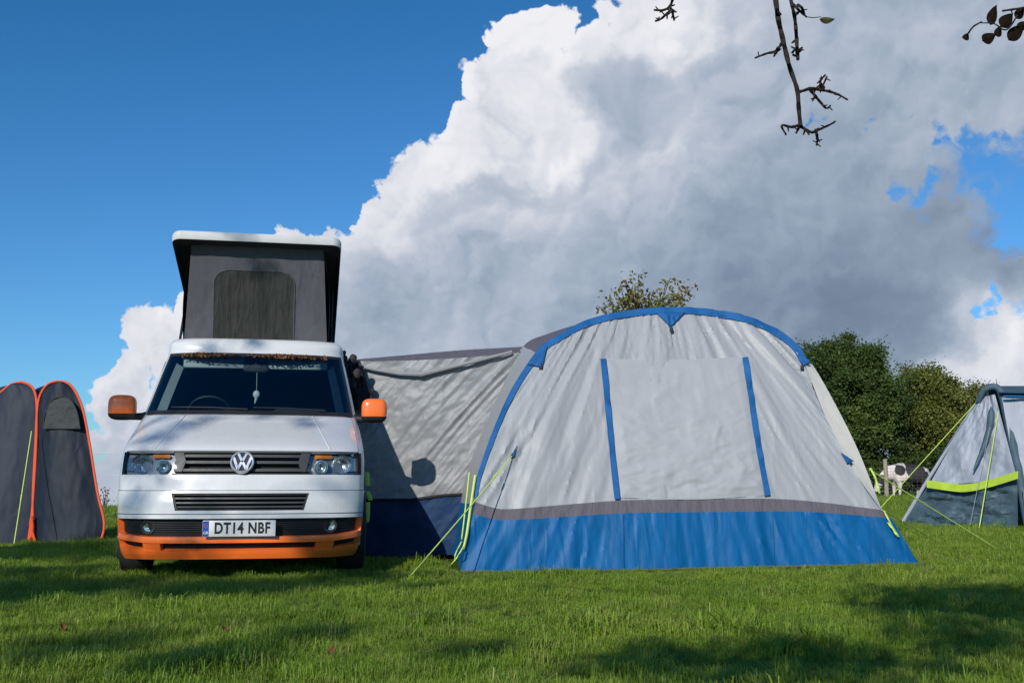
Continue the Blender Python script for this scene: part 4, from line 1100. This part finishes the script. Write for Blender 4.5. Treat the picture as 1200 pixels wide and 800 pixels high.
# sewn pole sleeve sagging under the roof edge
mb = MB(); mb.tube([tun_pt(px, py, 1)+Vector((0, -.05, 0)) for px, py in ((414,428),(440,434),(470,439),(495,440),(520,434),(560,424),(600,413))], [.012, .016, .02, .026, .02, .018, .014], 8); build('pole_sleeve', mb, 'tun_grey', tn, world=True)
# straps tying the tunnel down over the van's roof rail
for px0, py0, px1, py1 in ((418,424,446,478), (409,420,424,476), (414,418,430,450)):
    mb = MB(); mb.tube([at(px0, py0, 9.55), at((px0+px1)/2-2, (py0+py1)/2+2, 9.6), at(px1, py1, 9.75)], .012, 6); build('tie_strap', mb, 'black', tn, world=True)
for k in range(8):
    px, py = 402+rng.uniform(0, 18), 414+rng.uniform(0, 40); 
    mb = MB(); p = at(px, py, 9.45); mb.ellipsoid(p, (.035, .03, .045), 3, 12, 8, Matrix.Rotation(rng.uniform(0, 3), 3, 'Y')); build('clamp', mb, 'black', tn, world=True)
mb = MB(); mb.grid(lambda u, v: at(404+26*u*(1-.3*v)+10*(1-v), 480-58*v, 9.7)+Vector((0, .03*fb(u*5, v*5), 0)), 14, 20); build('tie_flap', mb, 'canvas_dark', tn, world=True)
for pts in ([(430,553),(431,563),(431,569)], [(430,575),(433,581),(434,586)], [(431,588),(431,600),(430,612)]):
    c = cvp(pts, 8); mb = MB(); vs = []
    for q in c: p = at(q[0], q[1], 9.2); vs += [p-Vector((.02, 0, 0)), p+Vector((.02, 0, 0))]
    mb.add(vs, [(2*i, 2*i+1, 2*i+3, 2*i+2) for i in range(8)]); build('strap', mb, 'neon', tn, world=True, thick=.003)
# ================================================================== pop-up tent on the left
def popup():
    Y = 12.25
    o = at(38, 634, Y); t = thing('popup_tent', 'dark navy twin pop-up tent with orange piping at the left edge of the field', 'tent', (o.x, Y, 0))
    def yy(px, py, ph): return Y+ph
    cells = [dict(l=[(41,634),(37,590),(37,520),(38,470),(45,452)], top=[(45,452),(52,446.5),(62,445)], r=[(62,445),(76,450),(90,475),(101,520),(112,575),(121,608),(121,625),(117,633)], b=[(41,634),(80,635),(117,633)], m='navy'),
             dict(l=[(-62,640),(-60,610),(-42,540),(-20,475),(0,452)], top=[(0,452),(10,447),(18,446)], r=[(18,446),(30,452),(36,470),(38,520),(37,590),(34,634)], b=[(-62,640),(-10,638),(34,634)], m='navy2')]
    for ci_, c in enumerate(cells):
        outline = c['l']+c['top'][1:]+c['r'][1:]
        oc = cvp(outline, 80); bc_ = np.array(c['b'], float); x0, x1 = oc[0], oc[-1]
        cx = (x0[0]+x1[0])/2
        def P3(q, bulge):
            p = at(q[0], q[1], Y); p.z = max(0.0, p.z); return p+Vector((0, bulge+.10*p.z, 0))
        # front skin: from left half of the outline to right half at equal heights, bowed forward
        half = 40
        def fn(u, v):
            a = oc[int(round(v*half))]; b = oc[80-int(round(v*half))]
            q = a*(1-u)+b*u; p = P3(q, -.12*math.sin(math.pi*u)*(1-v*.6)); p.y += .016*fb(p.x*3, p.z*1.4, ci_)+.008*(.35-abs(fb(p.x*5+p.z*2, p.z*2-p.x, 1.))*1.6); return p
        mb = MB(); mb.grid(fn, 40, half); fpn = build('front_panel', mb, c['m'], t, world=True)
        def bk(u, v):
            p = fn(u, v); X0 = oc[0][0]*.5+oc[80][0]*.5; xc_ = at(X0, 600, Y).x; return Vector((xc_+(p.x-xc_)*.80-.34, Y+Y-p.y+.85*(1-.35*v), p.z*.97))
        mb = MB(); mb.grid(bk, 20, half); build('back_panel', mb, c['m'], t, world=True)
        for side in (0, 1):
            mb = MB(); mb.grid(lambda u, v: fn(side, v).lerp(bk(side, v), u), 6, half); build('side_panel', mb, c['m'], t, world=True)
        mb = MB(); mb.tube([P3(q, -.012) for q in oc], .015, 8); build('piping', mb, 'orange_trim', t, world=True)
        if ci_ == 0:
            wq = cvp([(49,502),(52,480),(60,467),(72,464),(82,470),(89,484),(93,502)], 40)
            def wn(u, v):
                a = wq[int(round(v*20))]; b = wq[40-int(round(v*20))]; q = a*(1-u)+b*u
                p = P3(q, -.105); return p+Vector((0, .01*fb(p.x*9, p.z*9), 0))
            mb = MB(); mb.grid(wn, 16, 20); build('mesh_window', mb, 'window_net', t, world=True)
            mb = MB(); mb.tube([P3(q, -.11) for q in wq], .006, 5); build('zip', mb, 'black', t, world=True)
    for pts in ([(41,634),(36,615),(38,604)], [(34,634),(38,620),(37,606)]):
        mb = MB(); mb.tube([at(q[0], q[1], Y-.05) for q in cvp(pts, 8)], .018, 6); build('piping', mb, 'orange_trim', t, world=True)
    a = at(37, 505, Y-.05); g_ = ground_at(16, 641); guy(a, g_, t, .006, .6)
    a = at(121, 605, Y+.9); guy(a, ground_at(137, 600), t, .006, .5)
popup()
# ================================================================== slate tent on the right
def slate_tent():
    t = thing('inflatable_tent', 'pale and slate inflatable tent with a neon yellow band at the right edge', 'tent', (7.4, 15.6, 0))
    A = lambda px, py, Y: at(px, py, Y)
    def pan(name, bl, br, tr, tl, m, wr_=.05, nu=40, nv=40, seed=0., off=0.):
        a, b, c, d = [at(*q) for q in (bl, br, tr, tl)]
        def fn(u, v):
            p = a.lerp(b, u).lerp(d.lerp(c, u), v); e_ = min(1, 8*min(u, 1-u, v+.1, 1.1-v))
            w = wr_*e_*(fb(u*3+v*2+seed, v*3, seed)+.4*fb(u*9-v*4, v*7+seed, 3.)); return p+Vector((w*.5, w-off, 0))
        mb = MB(); mb.grid(fn, nu, nv); return build(name, mb, m, t, world=True)
    # left wall: lower slate, neon band, upper pale (px, py, Y)
    pan('lower_wall', (1055,614,17.3), (1193,619,15.6), (1192,560,15.75), (1087,570,17.1), 'slate', .09, 60, 30, 1.)
    pan('upper_wall', (1087,571,17.08), (1192,561,15.73), (1166,462,16.5), (1146,466,16.8), 'pale', .06, 50, 50, 2.)
    def band(u, v):
        c = cvp([(1086,566.5),(1110,570),(1132,571.5),(1160,566),(1193,556)], 40); q = c[int(round(u*40))]; Y = 17.1-1.35*u-.05
        return at(q[0], q[1]+4.5-9*v, Y-.14)+Vector((0, .015*fb(u*9, v), 0))
    mb = MB(); mb.grid(band, 40, 4); build('reflective_band', mb, 'neon_band', t, world=True)
    mb = MB(); c = cvp([(1058,611),(1088,561),(1120,510),(1149,466)], 20); mb.tube([at(q[0], q[1], 17.28-.45*i/20) for i, q in enumerate(c)], .03, 8); build('edge_seam', mb, 'pale', t, world=True)
    mb = MB(); mb.tube([at(q[0], q[1], 16.3) for q in cvp([(1162,476),(1160,500),(1152,525),(1141,551)], 12)], [.01, .05, .06, .06, .05, .05, .05, .04, .04, .03, .03, .02, .01], 8); build('rolled_flap', mb, 'slate_dark', t, world=True)
    # air beam arch
    arc = cvp([(1146,470),(1153,457),(1164,453),(1173,459),(1181,490),(1188,525),(1195,560),(1204,619)], 40)
    mb = MB(); mb.tube([at(q[0], q[1], 16.7-1.2*i/40) for i, q in enumerate(arc)], [.045+.028*math.sin(i/40*math.pi) for i in range(41)], 12); build('air_beam', mb, 'slate_dark', t, world=True)
    pan('front_wall', (1203,619,15.5), (1420,624,14.6), (1400,470,15.2), (1176,466,16.3), 'pale', .06, 50, 50, 4., -.05)
    pan('front_skirt', (1203,619,15.45), (1420,624,14.55), (1416,575,14.7), (1198,572,15.6), 'slate', .05, 40, 20, 6.)
    pan('roof', (1172,460,16.3), (1402,464,15.2), (1396,452,17.2), (1158,452,17.4), 'slate_dark', .03, 40, 10, 5., .0)
    pan('front_trim', (1176,465,16.2), (1402,467,15.1), (1402,465,15.15), (1175,463,16.25), 'blue_trim', .01, 20, 2, 5., .02)
    a = at(1158, 452, 17.4); b = at(1396, 452, 17.2)
    mb = MB(); mb.grid(lambda u, v: a.lerp(b, u)+Vector((.1*v, 1.6*v, -a.z*v)), 10, 10); build('back_wall', mb, 'slate', t, world=True)
    mb = MB(); a2 = at(1055, 614, 17.3); mb.grid(lambda u, v: a2.lerp(a+Vector((.1*1, 1.6, -a.z)), u).lerp(a, v), 10, 10); build('rear_wall', mb, 'slate', t, world=True)
    guy(at(1170, 482, 16.1), ground_at(1147, 622), t, .0075, .6)
    guy(at(1147, 468, 16.8), at(1010, 616, 16.2).xy.to_3d(), t, .006, .85)
    guy(at(1160, 500, 16.2), ground_at(1136, 619), t, .003, .6, 'pale')
slate_tent()
# ================================================================== fence and cow
fn_ = thing('wire_fence', 'low wire netting fence with weathered posts in front of the grazing cow', 'fence', (16, 43, 0))
x0, x1, FY = 11.2, 24.4, 43.
pxs = [at(1038, 560, FY).x+k*3.1 for k in range(-2, 3)]
for x in pxs:
    b = Vector((x, FY, gz(x, FY)-.1)); mb = MB(); mb.tube([b, b+Vector((.02, 0, .9)), b+Vector((.0, 0, 1.72))], [.10, .09, .085], 10); build('fence_post', mb, 'wood', fn_, world=True)
mb = MB()
for k in range(9):
    z = .12+k*.14; mb.tube([Vector((pxs[0], FY-.06, gz(pxs[0], FY)+z)), Vector((pxs[-1], FY-.06, gz(pxs[-1], FY)+z))], .0035, 4)
x = pxs[0]
while x < pxs[-1]:
    mb.tube([Vector((x, FY-.06, gz(x, FY)+.12)), Vector((x, FY-.06, gz(x, FY)+1.24))], .0035, 4); x += .22
nt_ = build('wire_netting', mb, 'wire', fn_, world=True)
def cow():
    Y = 45.2; s_ = Y/1200
    c = at(1040, 583, Y); z0 = gz(c.x, Y)
    def L_(px, py, dy=0.): p = at(px, py, Y); return Vector((p.x, Y+dy, p.z))
    ft = at(1060, 583, Y).z
    J = {}; E_ = []; V_ = []; Rr = []
    def v(name, p, r, parent=None):
        J[name] = len(V_); V_.append(p); Rr.append(r)
        if parent: E_.append((J[parent], J[name]))
    v('belly', L_(1063, 556), (.34, .43)); v('chest', L_(1050, 553), (.33, .40), 'belly'); v('hip', L_(1078, 553), (.33, .38), 'belly'); v('rump', L_(1085, 553), (.25, .28), 'hip')
    v('shoulder', L_(1043, 553), (.26, .33), 'chest'); v('neck', L_(1036.5, 557), (.16, .24), 'shoulder'); v('neck2', L_(1031.5, 563), (.13, .19), 'neck')
    v('poll', L_(1028.5, 567), (.13, .15), 'neck2'); v('face', L_(1027, 572.5), (.105, .12), 'poll'); v('muzzle', L_(1026.3, 577), (.085, .09), 'face')
    for n_, px, dy in (('a', 1052.5, -.2), ('b', 1049.5, .2)):
        v('f1'+n_, L_(px, 565, dy), (.13, .15), 'chest'); v('f2'+n_, L_(px+.3, 572, dy), (.075, .08), 'f1'+n_); v('f3'+n_, L_(px, 579.5, dy), (.05, .05), 'f2'+n_); v('f4'+n_, L_(px-.4, 582, dy), (.065, .065), 'f3'+n_)
    for n_, px, dy in (('a', 1082, -.2), ('b', 1077, .22)):
        v('h1'+n_, L_(px-1, 563, dy), (.17, .2), 'hip'); v('h2'+n_, L_(px+2, 571.5, dy), (.08, .085), 'h1'+n_); v('h3'+n_, L_(px+.8, 579.5, dy), (.05, .05), 'h2'+n_); v('h4'+n_, L_(px+.4, 582, dy), (.065, .065), 'h3'+n_)
    v('tail', L_(1088, 551), (.04, .04), 'rump'); v('tail2', L_(1089, 562), (.025, .025), 'tail'); v('tail3', L_(1088.5, 571), (.045, .045), 'tail2')
    for n_, dy in (('a', -.16), ('b', .16)): v('e'+n_, L_(1031, 568, dy*1.7), (.05, .03), 'poll')
    base = Vector((L_(1064, 570).x, Y, z0))
    me = bpy.data.meshes.new('cow'); me.from_pydata([tuple(p-base) for p in V_], E_, [])
    o = link('cow', me); o.location = base
    md = o.modifiers.new('skin', 'SKIN'); 
    for i, r in enumerate(Rr): me.skin_vertices[0].data[i].radius = r
    me.skin_vertices[0].data[0].use_root = True
    o.modifiers.new('sub', 'SUBSURF').levels = 2; o.modifiers['sub'].render_levels = 2
    m, N = mat('cow_hide')
    pos = N.n('ShaderNodeTexCoord').outputs['Object']
    sp = N.n('ShaderNodeSeparateXYZ', {0: pos})
    acc = None
    bz = base.z
    for px, py, r in ((1052, 551, .26), (1069, 549, .45), (1079, 563, .45), (1066, 569, .42), (1032, 562, .22), (1074, 553, .3)):
        q = at(px, py, Y)-base
        d = N.vm('DISTANCE', N.vm('MULTIPLY', pos, (1, .35, 1)), (q.x, 0, q.z), out=1)
        k = N.m('SUBTRACT', 1., N.m('DIVIDE', d, r)); acc = k if acc is None else N.m('MAXIMUM', acc, k)
    acc = N.m('ADD', acc, N.m('MULTIPLY', N.m('SUBTRACT', N.noise(pos, 3.5, 3, .6), .5), .5))
    col = N.mix(N.ramp(acc, -.02, .05), (.62, .55, .50), (.022, .018, .020))
    p = N.n('ShaderNodeBsdfPrincipled', {'Base Color': col, 'Roughness': .8}); oo = N.n('ShaderNodeOutputMaterial'); N.link(p.outputs[0], oo.inputs[0])
    me.materials.append(m)
    for pl_ in me.polygons: pl_.use_smooth = True
    o['label'] = 'black and white cow grazing head down behind the wire fence'; o['category'] = 'cow'
cow()
# ================================================================== apple tree over the camera: hanging twigs in view, crown behind throws the dappled shade
def apple():
    rg_ = np.random.default_rng(21)
    t = thing('apple_tree', 'overhanging apple tree, its dark knobbly twigs dangling into the top of the photo', 'tree', (.8, -3.2, 0))
    B0 = Vector((.8, -3.2, 0)); fork = Vector((.75, -3.0, 2.2))
    mb = MB(); mb.tube([B0-Vector((0, 0, .1)), B0+Vector((.02, .05, .6)), B0+Vector((-.05, .1, 1.4)), fork], [.24, .19, .17, .16], 12); build('trunk', mb, 'bark', t, world=True)
    spots = []
    left_spots = []
    def shade(px, py, zt, h, r, n): # ground point shade
        g_ = ground_at(px, py); h = 6.8 if px < 600 else 3.6
        if px < 600: left_spots.append((g_+sd*((h-g_.z)/sd.z), r, int(n*2.1))); return
        spots.append((g_+sd*((h-g_.z)/sd.z), r, n))
    def shade_w(p, h, r, n): p = Vector(p); left_spots.append((p+sd*((7.6-p.z)/sd.z), r*1.15, int(n*1.1)))
    for px, py, r, n in ((0,648,.6,700),(50,643,.5,500),(110,645,.5,500),(150,655,.4,250),(100,690,.5,400),(0,690,.5,400),(250,692,.4,300),(330,688,.4,250),(420,674,.3,200),(500,690,.2,80),(20,655,.55,420),(95,652,.5,420),(60,672,.5,420),(150,684,.45,150),(230,690,.4,110),(330,692,.3,70),(20,700,.5,260),(430,684,.25,90),(480,676,.25,70),
                         (1060,700,.40,330),(1130,695,.35,300),(1190,700,.4,330),(1040,715,.3,220),(1110,715,.45,420),(1160,705,.45,420),(1200,725,.5,420),(1100,745,.35,260),(1170,760,.4,300),(900,765,.26,150),(960,778,.3,200),(800,770,.24,120),(750,780,.3,200),(1020,785,.35,260),(860,795,.3,200),
                         (100,760,.35,160),(250,775,.3,130),(380,745,.22,70),(560,765,.22,70),(640,690,.2,50)):
        shade(px, py, 0, 4.3, r, int(n*(1.3 if px < 600 and py < 700 else 1.25)))
    vm_ = ROOTM[van.name].inverted()
    for x, y, z, r, n in ((-.62,.45,1.02,.17,70),(-.45,.6,1.12,.15,45),(-.30,.7,1.2,.10,26),(-.72,.2,.84,.16,90),(-.5,.1,.7,.12,40),(-.75,.2,.55,.14,50),(-.3,.0,.5,.10,20),(.45,.65,1.19,.13,40),(.15,.75,1.23,.09,18),(-1.02,1.04,1.31,.2,150),
                         (-.15,1.7,2.9,.2,70),(-.45,1.4,1.9,.12,30),(.0,1.45,1.93,.12,30),(.4,.0,.38,.14,45),(-.4,0,.28,.14,40),(-.75,.3,.3,.16,50),(.75,.25,.6,.1,22)):
        shade_w(vm_ @ Vector((x, y, z)), 4.6, r, n)
    def crown(t, fork, spots, ends, lr):
        pts = []
        for c, r, n in spots:
            d = rg_.normal(size=(n, 3)); d /= np.linalg.norm(d, axis=1)[:, None]
            pts.append(np.array(c)+d*(rg_.uniform(0, 1, n)**.5)[:, None]*r*np.array([1, 1, .7]))
        limbs = []
        for e_ in ends:
            st = fork.copy(); m1 = st.lerp(e_, .35)+Vector((rg_.uniform(-.15, .15), 0, .3)); m2 = st.lerp(e_, .7)+Vector((0, rg_.uniform(-.15, .15), .2))
            path = [Vector(q) for q in curve_pts([tuple(st), tuple(m1), tuple(m2), tuple(e_)], 16)]
            mb = MB(); mb.tube(path, [lr*(1-k/17)**.9+.008 for k in range(17)], 8); build('limb', mb, 'bark', t, world=True); limbs.append(path)
        allp = [p for l in limbs for p in l[4:]]
        mb = MB()
        for c, r, n in spots:
            q = min(allp, key=lambda p: (p-c).length); mid = q.lerp(c, .5)+Vector((0, 0, .12)); mb.tube([q, mid, c, c+Vector((rg_.uniform(-.3, .3), rg_.uniform(-.3, .3), 0))*r*2], [.014, .009, .006, .003], 5)
        bo = build('branches', mb, 'bark', t, world=True); bo['kind'] = 'stuff'
        foliage('foliage', np.concatenate(pts), .075, 'leaf_apple', t, rg_, .6)
    crown(t, fork, spots, [Vector((0, -2.4, 3.6)), Vector((.6, -1.6, 3.7)), Vector((-.6, -2.8, 3.6)), Vector((1.4, -1.8, 3.9)), Vector((1.5, 1.2, 4.4))], .07)
    def mean(l): return sum((c for c, r, n in l), Vector())/len(l)
    B1 = Vector((-8.8, -6.2, 0)); f1 = B1+Vector((.2, .3, 4.2))
    t2 = thing('shade_tree', 'broad leafy tree outside the left of the frame that throws dappled shade over the van', 'tree', tuple(B1))
    mb = MB(); mb.tube([B1-Vector((0, 0, .1)), B1+Vector((.05, .05, 1.2)), B1+Vector((.1, .1, 2.6)), f1], [.26, .2, .18, .16], 12); build('trunk', mb, 'bark', t2, world=True)
    ls = sorted(left_spots, key=lambda q: math.atan2(q[0].y-B1.y, q[0].x-B1.x)); k_ = 6
    crown(t2, f1, left_spots, [mean(ls[i*len(ls)//k_:(i+1)*len(ls)//k_]) for i in range(k_)], .06)
    # the twigs one sees: polylines in view, a few metres ahead of the camera
    def twig(pts, Y, r0, r1, up=None, knobs=True):
        c = curve_pts(pts, max(6, len(pts)*4)); path = [at(q[0], q[1], Y+.05*fb(i*.4, Y)) for i, q in enumerate(c)]
        if up: path = [Vector(up)]+[Vector(up).lerp(path[0], .6)+Vector((0, 0, .15))]+path
        n = len(path); mb = MB(); rr = [(r0+(r1-r0)*k/(n-1))*(1+(.28*abs(math.sin(k*2.3+Y*7)) if knobs else 0)) for k in range(n)]
        mb.tube(path, rr, 7)
        if knobs:
            for k in range(2, n-1):
                if rg_.uniform() < .34:
                    p = path[k]; d = Vector((rg_.uniform(-1, 1), rg_.uniform(-.4, .4), rg_.uniform(-.7, .9))).normalized(); mb.tube([p, p+d*(rr[k]+.007), p+d*(rr[k]+.014)], [rr[k]*.75, rr[k]*.6, rr[k]*.2+.001], 5)
        return build('twig', mb, 'twig', t, world=True)
    YA = 3.4
    twig([(908,-10),(912,22),(917,45),(925,78),(934,105),(936,128),(938,148)], YA, .0080, .0062, up=(1.5, 1.2, 4.4))
    for p in ([(917,50),(909,60),(898,63),(885,68)], [(936,108),(950,104),(962,103),(969,90)], [(952,104),(965,106),(980,110),(993,117)], [(950,106),(958,116),(968,127),(973,124)], [(938,146),(928,149),(916,147),(921,158)], [(938,148),(950,155),(960,152),(975,145),(979,142)], [(956,153),(958,163),(957,170)],
              [(965,103),(961,96),(967,88)], [(938,146),(933,156)], [(912,58),(907,66)]):
        twig(p, YA, .0052, .0026)
    twig([(925,-8),(931,20),(933,40),(934,58),(935,70)], YA+.15, .0055, .006, up=(1.5, 1.2, 4.4))
    for p in ([(929,5),(938,14),(945,20)], [(934,56),(928,62)], [(935,60),(940,56)], [(935,6),(940,10),(943,18)]): twig(p, YA+.15, .005, .003)
    twig([(945,20),(953,21),(962,20)], YA+.15, .0018, .0014, knobs=False)
    twig([(790,-10),(786,6),(778,12),(767,12)], 3.2, .005, .003, up=(1.1, .4, 4.1)); twig([(785,8),(788,15),(790,24)], 3.2, .004, .003); twig([(784,14),(775,22),(768,25)], 3.2, .004, .003)
    twig([(1215,8),(1196,10),(1175,13)], 3.3, .004, .003, up=(1.9, 1.4, 4.0)); twig([(1150,26),(1140,32),(1133,42)], 3.3, .003, .003, knobs=False); twig([(1196,12),(1180,35),(1165,28),(1150,27)], 3.3, .003, .002, knobs=False)
    def leaf(px, py, lpx, wpx, ang, Y, m):
        c = at(px, py, Y); s_ = Y/1200; vs = []
        ca, sa = math.cos(ang), math.sin(ang); n = 8
        for i in range(n+1):
            t_ = i/n; w = wpx*.5*math.sin(math.pi*t_**.85)**.8*s_; x = (t_-.5)*lpx*s_
            for k in (-1, 0, 1):
                y = w*k; vs.append(c+Vector((x*ca-y*sa, (.006 if k else 0)+.01*math.sin(t_*3), x*sa+y*ca)))
        mb = MB(); mb.add(vs, [(i*3+k, i*3+k+1, (i+1)*3+k+1, (i+1)*3+k) for i in range(n) for k in (0, 1)])
        return build('leaf', mb, m, t, world=True)
    leaf(970, 22, 19, 9, .05, YA+.15, 'leaf_apple')
    for a in ((1165,17,28,13,1.25),(1181,23,24,17,.9),(1160,43,20,15,.5),(1192,37,30,17,.8),(1134,42,11,9,1.2),(1172,36,16,10,1.3),(1197,14,20,12,1.0),(1202,28,22,12,.3)): leaf(*a, 3.3, 'leaf_brown_shaded')
apple()
# a few fallen leaves on the grass
for i, (px, py, lab) in enumerate(((265, 748, 'curled orange-brown fallen leaf on the grass below the van'), (388, 776, 'small brown fallen leaf on the grass nearest the camera'), (75, 745, 'dull brown fallen leaf on the grass at lower left'))):
    g_ = ground_at(px, py); mb = MB(); a = i*1.3
    mb.grid(lambda u, v: Vector(((u-.5)*.045*math.cos(a)-(v-.5)*.028*math.sin(math.pi*u)*math.sin(a), (u-.5)*.045*math.sin(a)+(v-.5)*.028*math.sin(math.pi*u)*math.cos(a), .012*abs(v-.5)*2+.02*(u-.5)**2*4)), 8, 4)
    o = build('fallen_leaf', mb, 'dead_leaf', None, thick=.001); o.location = (g_.x, g_.y, gz(g_.x, g_.y)+.036); o.rotation_euler = (R(50), .2, 0); tag(o, lab, 'leaf', 'fallen leaves on the grass')
